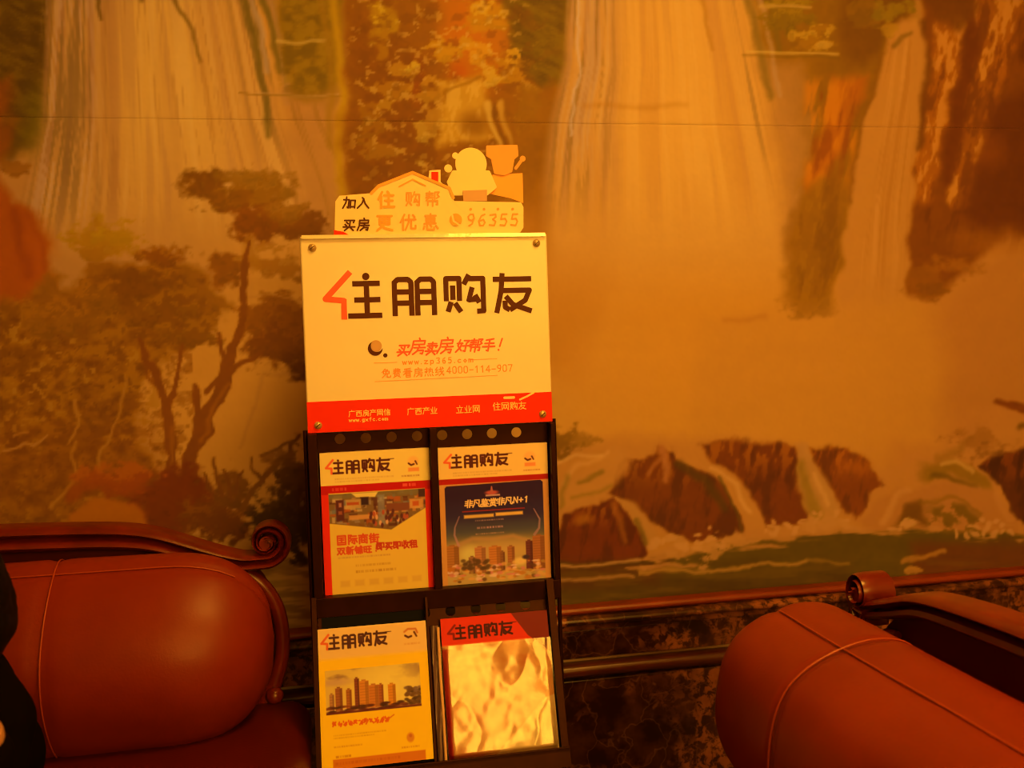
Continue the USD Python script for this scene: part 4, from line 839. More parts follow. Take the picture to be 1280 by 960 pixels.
obj('phone_symbol', upright(unary_union([Point(*ptx([(568, 273.5)])[0]).buffer(.0118).difference(LineString(tx([(564, 268), (565.5, 275), (572, 279)])).buffer(.0022))]), -.0010, .0009), 'card_orange', top, label='round telephone symbol')
obj('number', upright(ink(strokes('96355', 579, 264, 19, 1.02, .08), .0030, ptx), -.0010, .0009), 'card_amber', top)
obj('small_lettering', upright(unary_union([Point(*ptx([(u, 260.5)])[0]).buffer(.0026, quad_segs=2) for u in (587, 604, 622, 641)]), -.0010, .0009), 'card_amber', top, kind='stuff')
# the cut-out shapes above the card, left without any drawing on them
obj('round_cutout', upright(unary_union([Point(*ptx([(588, 203)])[0]).buffer(.0300), Polygon(tx([(560, 226), (566, 214), (610, 214), (618, 232), (608, 240), (566, 240)])).buffer(.004), Point(*ptx([(559, 209)])[0]).buffer(.0075), Point(*ptx([(568, 193)])[0]).buffer(.0060)]), .0032, .0025), 'card_yellow', top, label='plain pale yellow rounded cut-out')
obj('cutout_foot', upright(Polygon(tx([(577, 237), (608, 236), (608, 250), (578, 250)])), .0008, .0023), 'card_tan', top, label='greyish tan block')
obj('round_cutout', upright(unary_union([Polygon(tx([(609, 181), (647, 180), (648, 192), (643, 196), (640, 212), (630, 216), (619, 214), (615, 196), (609, 192)])).buffer(.002), Point(*ptx([(655, 196)])[0]).buffer(.0055), LineString(tx([(655, 196), (646, 208)])).buffer(.003)]), .0060, .0024), 'card_amber', top, label='plain amber cut-out')
obj('cutout_foot', upright(Polygon(tx([(616, 216), (655, 214), (656, 252), (640, 246), (612, 240)])), .0085, .0022), 'card_orange', top, label='orange block')

# ------------------------------------------------------------------ the four magazines (covers printed on a fine mesh, 0..W across and 0..H down)
def masthead(p, x, y, k, dark, red, badge=None, wd=26):
    m = lambda l: np.asarray(l, float) * k + (x, y)
    for l in LOGO_DARK:
        p.stroke(m(l), wd * k, wd * k, dark, 4)
    for l in LOGO_RED:
        p.stroke(m(l), 28 * k, 28 * k, red, 4)
    p.stroke(m([(960, 34), (1050, 30)]), 10 * k, 6 * k, dark, 3)
    if badge:
        bx0, by0 = badge
        p.ell(bx0, by0 - 8, 34, 30, (240, 120, 30), .4, 0, .45)
        p.stroke([(bx0 - 30, by0 + 6), (bx0 - 14, by0 + 18), (bx0 + 4, by0 + 12)], 9, 9, dark, 4, 0, .9)
        p.stroke([(bx0 + 14, by0 - 6), (bx0 + 24, by0 + 14)], 9, 7, dark, 4, 0, .8)
        p.rect(bx0 - 34, by0 + 34, bx0 + 36, by0 + 58, red, 5, .55)


def lines(p, x, y, w, h, color, n, seed, a=.8):
    """Lines of print too small to read."""
    r = np.random.default_rng(seed)
    for k in range(n):
        xx = x
        while xx < x + w * (1 - .25 * (k == n - 1)):
            ww = r.uniform(.5, 1.6) * h
            p.rect(xx, y + k * h * 1.7, xx + ww, y + k * h * 1.7 + h, color, 2.5, a * r.uniform(.5, 1))
            xx += ww + h * r.uniform(.15, .5)


def text(p, t, x, y, h, color, w, pitch=1.02, slant=0., a=1.):
    for l in strokes(t, x, y, h, pitch, slant):
        p.stroke(l, w, w, color, 3, 0, a)


def towers(p, spec, seed, base):
    r = np.random.default_rng(seed)
    for x0, x1, ytop, c in spec:
        c = np.array(c, float)
        p.rect(x0, ytop, x1, base, c, 3)
        p.rect(x0 + (x1 - x0) * .62, ytop + 4, x1, base, c * .8, 3, .9)
        for yy in np.arange(ytop + 14, base - 8, 17):
            p.rect(x0 + 3, yy, x1 - 3, yy + 4, c * .72, 2, .5)
        p.rect(x0 + (x1 - x0) * .25, ytop - 8, x1 - (x1 - x0) * .3, ytop, c * .9, 3)


def cover_street(p):
    W, H = 700, 895
    p.rect(-9, 205, 709, H + 9, (222, 28, 0), 2)
    p.rect(0, 205, 700, 262, (190, 12, 0), 3)
    lines(p, 70, 222, 110, 20, (236, 80, 20), 1, 3, .8); lines(p, 520, 218, 120, 20, (244, 90, 30), 1, 4, .8)
    p.rect(46, 255, 664, H + 9, (226, 140, 22), 2)
    pic = [(46, 262), (664, 258), (664, 378), (436, 505), (46, 442)]
    q = Paint(p.U, p.V, (126, 70, 16)); r = np.random.default_rng(5)
    for _ in range(150):
        x, y = r.uniform(40, 640), r.uniform(255, 480); w, h = r.uniform(10, 60), r.uniform(8, 40)
        q.rect(x, y, x + w, y + h, [(196, 126, 40), (120, 58, 12), (86, 30, 8), (204, 104, 20), (150, 96, 36), (176, 66, 10), (110, 84, 40)][r.integers(7)], 5, .75)
    q.rect(46, 255, 664, 292, (120, 78, 22), 8, .8); q.poly([(190, 262), (360, 262), (340, 292), (220, 288)], (228, 150, 36), 5); q.rect(246, 290, 298, 340, (58, 24, 10), 6)
    q.rect(90, 300, 140, 430, (88, 28, 10), 6); q.rect(108, 318, 126, 345, (176, 84, 30), 5); q.rect(104, 370, 128, 392, (150, 60, 16), 5)
    q.rect(152, 300, 250, 360, (196, 116, 30), 6, .8); q.rect(160, 318, 236, 336, (176, 60, 12), 5); q.rect(170, 400, 330, 430, (206, 110, 26), 6, .9)
    q.rect(410, 340, 560, 390, (128, 52, 14), 6); q.rect(560, 320, 650, 380, (206, 112, 26), 7, .9); q.rect(580, 335, 620, 365, (190, 66, 12), 6); q.rect(620, 258, 664, 310, (70, 30, 10), 6)
    q.rect(355, 280, 400, 470, (142, 104, 50), 8, .7)
    for _ in range(30):
        x, y = r.uniform(300, 560), r.uniform(390, 480)
        q.ell(x, y, 9, 16, [(92, 32, 12), (176, 60, 16), (214, 120, 40)][r.integers(3)], .4)
    p.poly(pic, q.C, 2)
    p.stroke([(46, 442), (436, 505), (664, 378)], 4, 4, (120, 60, 12), 4, 0, .6)
    p.rect(0, 0, 700, 206, (240, 156, 36), 2)
    masthead(p, 34, 44, .415, (84, 20, 6), (236, 74, 16), (594, 86))
    lines(p, 90, 162, 360, 10, (214, 130, 30), 2, 8, .7); lines(p, 515, 166, 160, 10, (186, 100, 22), 1, 9, .9)
    text(p, '国际商街', 84, 520, 66, (212, 56, 10), 9, 1.04)
    text(p, '双新铺旺', 84, 594, 54, (212, 56, 10), 8, 1.04); text(p, '!', 316, 592, 50, (200, 50, 10), 8); text(p, '即买即收租', 336, 580, 54, (190, 40, 8), 8, .98)
    lines(p, 90, 660, 440, 11, (196, 110, 22), 1, 10); lines(p, 200, 714, 300, 14, (196, 110, 16), 1, 11); lines(p, 200, 752, 330, 16, (190, 104, 14), 1, 12, .9)
    for k in range(6):
        p.rect(100 + 92 * k, 812, 160 + 92 * k, 850, (204, 116, 20), 9, .5)


def cover_skyline(p):
    W, H = 700, 900
    p.rect(-9, 203, 709, 240, (172, 16, 0), 2)
    p.rect(-9, 240, 709, H + 9, (206, 108, 24), 2)
    q = Paint(p.U, p.V, (48, 16, 16))
    v = q.V
    for y0, y1, c in ((300, 450, (52, 26, 22)), (430, 570, (78, 56, 28)), (540, 640, (128, 84, 24)), (600, 700, (186, 116, 30))):
        q.put(np.arange(len(v)), sstep(v, y0, y1), c)
    q.ell(350, 660, 260, 60, (196, 116, 30), .7, 0, .6); q.stroke([(100, 640), (200, 600), (330, 610), (460, 600), (560, 640)], 22, 16, (182, 104, 30), 18, 0, .7); q.ell(180, 700, 60, 50, (210, 150, 40), .7, 0, .8)
    towers(q, [(28, 110, 640, (176, 84, 16)), (170, 215, 720, (150, 76, 20)), (210, 280, 660, (188, 92, 24)), (300, 380, 662, (196, 92, 18)), (372, 402, 700, (140, 66, 16)), (420, 466, 668, (170, 78, 18)), (540, 585, 640, (112, 40, 14)), (585, 665, 610, (170, 76, 16))], 6, 830)
    r = np.random.default_rng(11)
    for _ in range(120):
        x, y = r.uniform(30, 665), r.uniform(770, 880)
        q.ell(x, y, r.uniform(8, 26), r.uniform(5, 14), [(216, 120, 28), (186, 84, 12), (96, 44, 10), (228, 140, 60), (160, 96, 20), (206, 90, 40)][r.integers(6)], .5, 0, .8)
    for _ in range(26):
        q.ell(r.uniform(130, 300), r.uniform(740, 800), 16, 11, (90, 46, 10), .5, 0, .8)
    q.ell(500, 770, 40, 24, (236, 150, 40), .6, 0, .8); q.ell(540, 745, 24, 14, (70, 36, 16), .5)
    q.stroke([(120, 450), (90, 520), (86, 570), (110, 640)], 3, 14, (176, 96, 50), 5, 0, .7); q.stroke([(600, 430), (636, 500), (630, 560), (600, 600)], 4, 16, (176, 96, 50), 5, 0, .7)
    q.ell(332, 306, 40, 14, (190, 62, 26), .5); q.stroke([(332, 268), (332, 300)], 6, 16, (180, 70, 30), 4); q.rect(292, 318, 384, 330, (206, 120, 60), 4, .9)
    for l in strokes('非凡鉴赏', 152, 342, 56, .92, .12):
        q.stroke(l, 7, 7, (238, 146, 44), 3)
    for l in strokes('非凡', 356, 338, 56, .92, .12) + strokes('N+1', 462, 338, 50, .95, .12):
        q.stroke(l, 7, 7, (238, 150, 50), 3)
    q.rect(140, 418, 540, 424, (170, 30, 10), 4); q.rect(150, 444, 340, 466, (214, 128, 30), 6); q.rect(352, 440, 528, 462, (222, 132, 30), 6)
    lines(q, 220, 480, 240, 9, (190, 110, 50), 1, 3); lines(q, 230, 526, 220, 13, (190, 104, 54), 1, 4); lines(q, 220, 568, 240, 9, (176, 100, 40), 1, 5)
    lines(q, 70, 580, 540, 0.1, (0, 0, 0), 0, 1)
    p.poly([(34, 262), (46, 250), (648, 242), (664, 256), (664, H + 20), (34, H + 20)], q.C, 2)
    p.rect(0, 0, 700, 204, (240, 148, 36), 2)
    masthead(p, 34, 44, .415, (84, 20, 6), (236, 74, 16), (584, 90))
    lines(p, 90, 162, 360, 10, (206, 122, 30), 2, 8, .7); lines(p, 540, 170, 140, 8, (196, 96, 22), 1, 9, .9)


def cover_estate(p):
    H = 840
    p.rect(-9, 150, 709, H + 9, (234, 140, 0), 20)
    p.rect(0, 0, 709, 190, (224, 136, 34), 18)
    q = Paint(p.U, p.V, (206, 130, 24)); n = fbm(np.c_[p.U / 120, p.V / 60, p.U * 0], 4, 3) - .5
    q.put(np.arange(len(q.U)), sstep(-n, -.05, .2) * (1 - sstep(q.V, 300, 420)), (150, 84, 22)); q.ell(430, 380, 190, 130, (228, 152, 30), .8, 0, .9)
    q.ell(100, 330, 100, 20, (176, 100, 40), .7, 0, .6)
    towers(q, [(98, 142, 366, (150, 62, 10)), (166, 200, 380, (160, 66, 8)), (220, 250, 318, (124, 42, 8)), (250, 310, 336, (198, 92, 10)), (310, 372, 366, (190, 84, 10)), (372, 402, 368, (160, 62, 8)), (432, 480, 372, (206, 96, 6)), (60, 90, 400, (170, 86, 20))], 4, 500)
    r = np.random.default_rng(8)
    for _ in range(60):
        q.ell(r.uniform(540, 650), r.uniform(400, 500), 14, 9, [(70, 32, 6), (104, 50, 8), (120, 66, 20)][r.integers(3)], .5, 0, .85)
    for _ in range(50):
        q.ell(r.uniform(40, 560), r.uniform(478, 512), 24, 7, [(78, 24, 6), (120, 40, 6), (60, 20, 4)][r.integers(3)], .5, 0, .8)
    q.rect(30, 505, 660, 530, (92, 20, 6), 8, .9)
    p.rect(38, 256, 642, 520, q.C, 2)
    masthead(p, 18, 36, .43, (70, 20, 6), (214, 66, 10), None)
    p.stroke([(556, 60), (580, 44), (630, 46), (640, 70)], 9, 9, (186, 70, 10), 6, 0, .8); p.stroke([(560, 84), (580, 96), (600, 90)], 10, 10, (84, 26, 4), 5); p.stroke([(620, 66), (634, 92)], 10, 8, (96, 34, 4), 5)
    lines(p, 550, 130, 130, 12, (206, 110, 24), 1, 9)
    r = np.random.default_rng(2)
    for k in range(11):
        x = 74 + 33 * k
        for _ in range(7):
            a = r.uniform(0, 26, 2); p.stroke([(x + a[0], 562 + a[1]), (x + a[1], 568 + a[0])], 8, 8, (212, 66, 0), 3, 0, .9)
    p.stroke([(430, 575), (462, 556)], 6, 5, (206, 80, 0), 4)
    lines(p, 78, 640, 330, 9, (200, 108, 0), 2, 3, .7); lines(p, 78, 706, 230, 10, (200, 104, 0), 1, 4, .8); lines(p, 88, 762, 130, 14, (186, 88, 0), 1, 5, .8)
    p.ell(560, 700, 24, 28, (206, 96, 6), .3); p.ell(560, 690, 10, 10, (186, 74, 6), .4); lines(p, 500, 750, 150, 11, (196, 96, 0), 1, 6)
    p.rect(70, 782, 650, H + 9, (200, 82, 0), 4); lines(p, 84, 800, 540, 16, (180, 64, 0), 1, 7, .6)


def cover_red(p):
    H = 880
    p.rect(-9, -9, 709, 190, (206, 30, 0), 3)
    p.poly([(455, -9), (709, -9), (709, 260), (620, 200), (560, 150)], (116, 20, 4), 4)
    masthead(p, 40, 46, .43, (60, 6, 2), (120, 10, 2), None)
    p.ell(610, 60, 36, 18, (214, 90, 20), .5); p.rect(590, 52, 632, 62, (240, 160, 70), 5)
    p.rect(-9, 175, 709, H + 9, (214, 112, 22), 10)
    p.poly([(455, -9), (709, -9), (709, 280), (640, 215), (560, 150)], (116, 20, 4), 5)
    q = fbm(np.c_[p.U / 200, p.V / 150, p.U * 0], 4, 17) - .5
    p.put(np.arange(len(p.U)), sstep(q, .0, .2) * .6 * (p.V > 200), (236, 150, 36))
    p.put(np.arange(len(p.U)), sstep(-q, .05, .2) * .5 * (p.V > 200), (206, 74, 10))
    p.ell(330, 560, 250, 190, (220, 92, 20), .5, 0, .6)
    p.rect(-9, 200, 30, H, (196, 30, 6), 8)
    p.poly([(300, H), (640, 560), (709, 540), (709, H)], (238, 160, 44), 6, 0, .7)


def magazine(label, M, W, H, thick, painter, plan_h, bow=.0, sleeve=False):
    """A magazine standing in its pocket: local x across, y out towards the reader, z up; origin at the middle of its foot."""
    t = thing('magazine', label, 'magazine', mat=M, group=None)
    place = lambda a, b: np.c_[-(a / 700 - .5) * W, thick + bow * np.sin(np.pi * np.clip(a / 700, 0, 1)) * (.4 + .6 * b / plan_h), (1 - b / plan_h) * H]
    U, V, P, Fc = grid(np.linspace(0, 700, 221), np.linspace(0, plan_h, 281), place)
    p = Paint(U, V, (240, 150, 40), 0)
    painter(p)
    obj('cover', (P, Fc), 'print_paint', t, smooth=True, colors=pigment(np.clip(p.C, 3, 250), MAG_GAIN), label=None)
    # the paper block behind the cover
    n = 12
    s = np.linspace(0, 700, n)
    f = place(s, np.full(n, plan_h)); g = place(s, np.zeros(n))
    e = .0002
    V4 = np.vstack([f - [0, e, 0], g - [0, e, 0], np.c_[f[:, 0], np.zeros(n), f[:, 2]], np.c_[g[:, 0], np.zeros(n), g[:, 2]]])
    q = lambda a, b, c, d: [[a, b, c], [a, c, d]]
    F4 = []
    for i in range(n - 1):
        F4 += q(i + 1, i, n + i, n + i + 1) + q(2 * n + i, 2 * n + i + 1, 3 * n + i + 1, 3 * n + i) + q(i, i + 1, 2 * n + i + 1, 2 * n + i) + q(n + i + 1, n + i, 3 * n + i, 3 * n + i + 1)
    F4 += q(0, 2 * n, 3 * n, n) + q(n - 1, 2 * n - 1, 4 * n - 1, 3 * n - 1)
    b = trimesh.Trimesh(V4, F4, process=False); b.fix_normals()
    obj('pages', b, 'paper_edge', t, label='pale page edges')
    if sleeve:
        a0, b0 = np.meshgrid(np.linspace(-.018, 1.012, 90), np.linspace(-.0, .80, 90))
        A, B = a0.ravel(), b0.ravel()
        edge = np.minimum(np.minimum((A + .018), (1.012 - A)) / .06, 1).clip(0, 1)
        cr = fbm(np.c_[A * 3.2 + 2, B * 3.0, A * 0], 3, 41) - .5
        fold = np.abs(fbm(np.c_[(A + B * .6) * 3.0, (B - A) * 2.4, A * 0 + 3], 2, 43) - .5)
        y = thick + bow + .0012 + (.0016 + .011 * (1 - np.clip(B / .80, 0, 1)) ** 1.2 + .0085 * cr + .0080 * (fold - .1)) * np.minimum(1, B / .03) * edge - .002 * (1 - edge)
        y = np.maximum(y, thick + bow + .0008)
        n = 90
        i = np.arange(n * n).reshape(n, n)
        a, b_, c, d = i[:-1, :-1].ravel(), i[:-1, 1:].ravel(), i[1:, 1:].ravel(), i[1:, :-1].ravel()
        obj('plastic_sleeve', (np.c_[-(A - .5) * W, y, B * H], np.vstack([np.c_[a, b_, c], np.c_[a, c, d]])), 'film', t, smooth=True, label='crumpled clear plastic sleeve')
    return t


MAG_GAIN = .98
def stand(x0, x1, y, z):
    """An upright frame facing -y: local x to +x, local y (out) to -y, local z up. (A mirrored frame is avoided by turning x round.)"""
    m = np.eye(4); m[:3, 0] = (-1, 0, 0); m[:3, 1] = (0, -1, 0); m[:3, 2] = (0, 0, 1); m[:3, 3] = ((x0 + x1) / 2, y, z)
    return m
magazine('magazine with a red framed street scene, upper left pocket of the rack', stand(-.0485, .1545, RY + .0125, .7468), .203, .2655, .010, cover_street, 895)
magazine('magazine with a dark blue night skyline cover, upper right pocket of the rack', stand(.1705, .3835, RY + .0125, .7468), .212, .2635, .010, cover_skyline, 895)
def stand_lean(x0, x1, h, d):
    o = lean((x0 + x1) / 2, h, d) + np.array([RX, RY, 0])
    m = np.eye(4); m[:3, 0] = (-1, 0, 0); m[:3, 1] = (0, -math.cos(LEAN), math.sin(LEAN)); m[:3, 2] = (0, math.sin(LEAN), math.cos(LEAN)); m[:3, 3] = o
    return m
magazine('yellow magazine with a tower block picture, lower left pocket of the rack', stand_lean(-.0635, .1325, .0085, .0005), .196, .240, .016, cover_estate, 840)
magazine('red topped magazine in crumpled glaring plastic, lower right pocket of the rack', stand_lean(.1590, .3640, .0025, .0005), .203, .246, .012, cover_red, 880, sleeve=True)
# a dark card stands behind the yellow magazine
m = np.eye(4)
card = thing('display_card', 'dark blue card standing behind the yellow magazine in the lower left pocket', 'card', mat=stand_lean(-.056, .132, .0025, -.0022))
cs = bx(-.094, .094, 0, .0014, 0, .279)
obj('sheet', cs, 'dark_card', card)
obj('edge_strip', bx(-.094, .094, 0, .0024, .279, .2815), 'wood_trim', card, label='thin reddish top edge')
# a folded plastic bag end sticks out beside the sleeve
fl = thing('plastic_bag', 'narrow folded plastic bag standing between the two lower magazines', 'bag', mat=stand_lean(.1395, .1575, .0025, .0035))
bz = np.linspace(0, .235, 40)
P = []
for z in bz:
    for a in np.linspace(-.0075, .0075, 9):
        P.append((a, .006 + .004 * math.sin(a * 420 + z * 30) + .004 * (float(fbm(np.array([[a * 90, z * 26, 3.]]), 3, 5)[0]) - .5), z))
i = np.arange(40 * 9).reshape(40, 9)
a, b, c, d = i[:-1, :-1].ravel(), i[:-1, 1:].ravel(), i[1:, 1:].ravel(), i[1:, :-1].ravel()
front = trimesh.Trimesh(P, np.vstack([np.c_[a, b, c], np.c_[a, c, d]]), process=False)
mat('bag_plastic', (.16, .10, .13), .2, spec=.6)
obj('folded_film', front, 'bag_plastic', fl, smooth=True)
obj('fold', tube([(-.0055, .010, .0), (-.0058, .0105, .09), (-.005, .010, .15), (-.0062, .0105, .232)], .0028), 'card_tan', fl, smooth=50, label='pale rolled fold')

# ------------------------------------------------------------------ the two leather sofas with carved wooden rails
def sofa(label, cat, loc, rotz, Ls, dz, depth, seam_in, round_len, round_pow, ysc=1., shift=0.):
    """Local frame: x along the sofa (ends at +-Ls/2), front towards -y, the front of the wooden rail near y = 0."""
    t = thing('leather_sofa', label, cat, loc, rotz)
    hx = Ls / 2
    # rail: right half from the middle to the scroll, mirrored for the left half
    pts = [(-hx, .868), (-.62, .872), (-.511, .871), (-.372, .866), (-.258, .855), (-.186, .832), (-.098, .802), (-.058, .798)]
    pts = [(q[0] + shift * (-.56 < q[0] < -.08), q[1]) for q in pts if q[0] >= -hx]
    line = spline(pts, 60)
    th = np.interp(line[:, 0], [-.45, -.30, -.15, -.06], [.050, .048, .040, .034])
    cx, cz = -.030, .836
    ang = np.radians(np.linspace(-88, 460, 76))
    rr = np.interp(np.degrees(ang), [-90, 90, 270, 460], [.0385, .0265, .0165, .0065])
    sp = np.c_[cx + rr * np.cos(ang), cz + rr * np.sin(ang)]
    path = np.vstack([line[:-1], sp]); th = np.r_[th[:-1], np.interp(np.degrees(ang), [-90, 30, 200, 460], [.033, .021, .014, .010])]
    path[:, 0] += hx; path[:, 1] += dz
    ft = lambda k: k * .001
    prof = np.array([(-.5, .020), (-.5, -.012), (-.44, -.024), (-.30, -.030), (-.12, -.026), (-.03, -.010), (.02, -.008), (.08, -.022), (.22, -.034), (.40, -.030), (.49, -.014), (.5, .020)])
    Vx = []
    T = np.gradient(path, axis=0); T /= np.linalg.norm(T, axis=1)[:, None]
    N = np.c_[-T[:, 1], T[:, 0]]
    n = len(prof)
    for k, (p_, nn, h) in enumerate(zip(path, N, th)):
        grow = np.interp(k, [len(line) - 6, len(path) - 60, len(path)], [1, 1.05, 1.45])
        for a, y in prof:
            Vx.append((p_[0] + nn[0] * a * h, y * grow, p_[1] + nn[1] * a * h))
    Fx = []
    for k in range(len(path) - 1):
        for j in range(n):
            a, b = k * n + j, k * n + (j + 1) % n
            Fx += [[a, a + n, b], [b, a + n, b + n]]
    e = (len(path) - 1) * n
    Fx += [[0, j, j + 1] for j in range(1, n - 1)] + [[e, e + j + 1, e + j] for j in range(1, n - 1)]
    right = trimesh.Trimesh(Vx, Fx, process=False); right.fix_normals()
    left = right.copy(); left.vertices[:, 0] *= -1; left.invert()
    obj('crest_rail', right, 'wood_red', t, smooth=45); obj('crest_rail', left, 'wood_red', t, smooth=45)
    for s in (-1, 1):
        core = trimesh.creation.cylinder(.013, .056, sections=20)
        core.apply_transform(trimesh.transformations.rotation_matrix(math.pi / 2, [1, 0, 0])); core.apply_translation([s * (hx + cx), -.010, cz + dz])
        obj('scroll_core', core, 'wood_red', t, smooth=40)
        st = spline([(-.105, .782), (-.060, .764), (-.022, .712), (-.010, .655), (-.013, .600), (-.032, .545), (-.052, .505)], 30)
        P3 = np.c_[s * (st[:, 0] + hx), np.full(30, -.004), st[:, 1] + dz]
        obj('side_stile', tube(P3, np.interp(np.arange(30), [0, 6, 20, 29], [.008, .015, .014, .017]), 12), 'wood_red', t, smooth=50)
        knob = trimesh.creation.icosphere(3, .017); knob.apply_translation([s * (hx - .028), -.02, .532 + dz])
        obj('knob', knob, 'wood_red', t, smooth=True)
        base = [(-.064, .787), (-.042, .760), (-.02, .712), (-.010, .655), (-.013, .6), (-.034, .545), (-.055, .50)]
    tp = [(q[0] + hx, q[1] - .006 + dz) for q in line[::4] if q[0] > -hx + .01 and q[0] < -.075]
    half = tp + [(hx + a, b + dz) for a, b in base]
    sh = Polygon([(-a, b) for a, b in half[::-1]] + half).buffer(0)
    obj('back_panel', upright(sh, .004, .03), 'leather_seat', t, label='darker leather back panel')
    # back cushion: a closed profile swept along x, rounded off at both ends
    cl = [(-.058, .800), (-.082, .836), (-.115, .846), (-.150, .829), (-.188, .795), (-.228, .74), (-.248, .68), (-.243, .62), (-.215, .56), (-.170, .512), (-.110, .492), (-.045, .492), (-.004, .53), (-.006, .66)]
    if ysc > 1:
        cl[3:6] = [(-.158, .838), (-.215, .800), (-.240, .745)]
    cl = [(a * ysc, b) for a, b in cl]
    prof = closed_spline(cl, 80); cy, cc = -.095 * ysc, .672
    Lc = Ls - .036
    xs = np.unique(np.r_[np.linspace(-Lc / 2, -Lc / 2 + .22, 40), np.linspace(-Lc / 2 + .22, Lc / 2 - .22, 90), np.linspace(Lc / 2 - .22, Lc / 2, 40)])
    rid = 3 / 14.
    iu_ = cl[3]
    iu = int(np.argmin(np.hypot(prof[:, 0] - iu_[0], prof[:, 1] - iu_[1])))
    def section(x):
        e = np.clip((Lc / 2 - abs(x)) / round_len, 0, 1)
        k = (1 - (1 - e) ** round_pow) ** (1 / round_pow)
        bulge = 1 + .05 * math.sin(math.pi * np.clip((Lc / 2 - abs(x)) / .5, 0, 1))
        ky = .25 + .75 * k if e > 0 else .05
        q = prof.copy()
        d = (q[:, 0] - cy) * (k * .98 + .02) * bulge
        q[:, 0] = np.minimum(cy * (1 if k > .6 else 1) + d, .002)
        q[:, 1] = cc + (q[:, 1] - cc) * (k * .99 + .01)
        return q
    seams = [-Lc / 2 + seam_in, Lc / 2 - seam_in]
    n = len(prof); V = []
    for x in xs:
        q = section(x)
        ctr = np.array([cy, cc])
        r = np.hypot(*(q - ctr).T)
        dent = .006 * max(math.exp(-((x - s) / .008) ** 2) for s in seams)
        du = np.abs(np.arange(n) - iu)
        dn = np.maximum(dent, .004 * np.exp(-(du / .9) ** 2))
        wob = .006 * (fbm(np.c_[np.full(n, x * 5), q[:, 0] * 9, q[:, 1] * 9], 3, 51) - .5)
        f = 1 + (wob - dn) / np.maximum(r, .05)
        q = ctr + (q - ctr) * f[:, None]
        V += [(x, a, b + dz) for a, b in q]
    Fc = []
    for k in range(len(xs) - 1):
        for j in range(n):
            a, b = k * n + j, k * n + (j + 1) % n
            Fc += [[a, a + n, b], [b, a + n, b + n]]
    c0 = len(V); V += [tuple(np.mean(V[:n], 0)), tuple(np.mean(V[-n:], 0))]; e = (len(xs) - 1) * n
    Fc += [[c0, j, (j + 1) % n] for j in range(n)] + [[c0 + 1, e + (j + 1) % n, e + j] for j in range(n)]
    cu = trimesh.Trimesh(V, Fc, process=False); cu.fix_normals()
    cush = obj('back_cushion', cu, 'leather', t, smooth=True)
    rl = [(x, section(x)[iu][0] + .001, section(x)[iu][1] + dz - .001) for x in np.linspace(-Lc / 2 + .06, Lc / 2 - .06, 70)]
    obj('seam', tube(rl, .0014, 6), 'leather_piping', cush, smooth=60)
    for s in seams:
        q = section(s)
        sel = [(s, a, b + dz) for a, b in q]
        i0, i1 = 1, int(n * .68)
        lean_in = np.linspace(-1, 1, i1 - i0)
        sgn = 1 if s < 0 else -1
        P3 = np.array(sel[i0:i1])
        P3[:, 0] += sgn * .0
        obj('seam', tube(P3, .0014, 6), 'leather_piping', cush, smooth=60)
    # seat, apron and legs
    sx = hx + .046
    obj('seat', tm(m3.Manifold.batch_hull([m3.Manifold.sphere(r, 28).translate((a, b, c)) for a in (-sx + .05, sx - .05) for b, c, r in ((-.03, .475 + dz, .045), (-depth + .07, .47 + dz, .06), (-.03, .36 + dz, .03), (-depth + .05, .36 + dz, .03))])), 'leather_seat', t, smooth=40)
    obj('apron', rbox(-sx + .015, sx - .015, -depth + .03, .04, .23 + dz, .335 + dz, .012), 'wood_red', t, smooth=30)
    for a in (-1, 1):
        for b in (-depth + .09, -.03):
            lg = tube(spline([(a * (sx - .06), b, .24 + dz), (a * (sx - .05), b - .01 * (b < -.1), .15), (a * (sx - .06), b, .03), (a * (sx - .055), b - .012 * (b < -.1), 0)], 14), np.interp(np.arange(14), [0, 4, 10, 13], [.034, .028, .017, .024]), 12)
            obj('leg', lg, 'wood_red', t, smooth=50)
    return t


sofa('reddish brown leather sofa with a scrolled wooden rail, left of the magazine rack', 'sofa', (-.128 - .95, -.22, 0), 0, 1.9, 0., .64, .36, .19, 2.4)
sofa('orange brown leather sofa turned sideways, right of the magazine rack', 'sofa', (.905, -.575 - .60, 0), -90, 1.20, -.092, .62, .265, .115, 4.2, 1.28, .075)

# ------------------------------------------------------------------ the person at the left edge, bent forward over a phone
def limb(pairs, seg=20):
    """Union of tapered bones; each bone ((x, y, z), r, (x, y, z), r)."""
    return [m3.Manifold.batch_hull([m3.Manifold.sphere(r0, seg).translate(tuple(a)), m3.Manifold.sphere(r1, seg).translate(tuple(b))]) for a, r0, b, r1 in pairs]


def blend(parts, edge, rounds):
    m = m3.Manifold.batch_boolean(parts, m3.OpType.Add).refine_to_length(edge)
    q = tm(m)
    q.merge_vertices()
    trimesh.smoothing.filter_taubin(q, iterations=rounds)
    return q


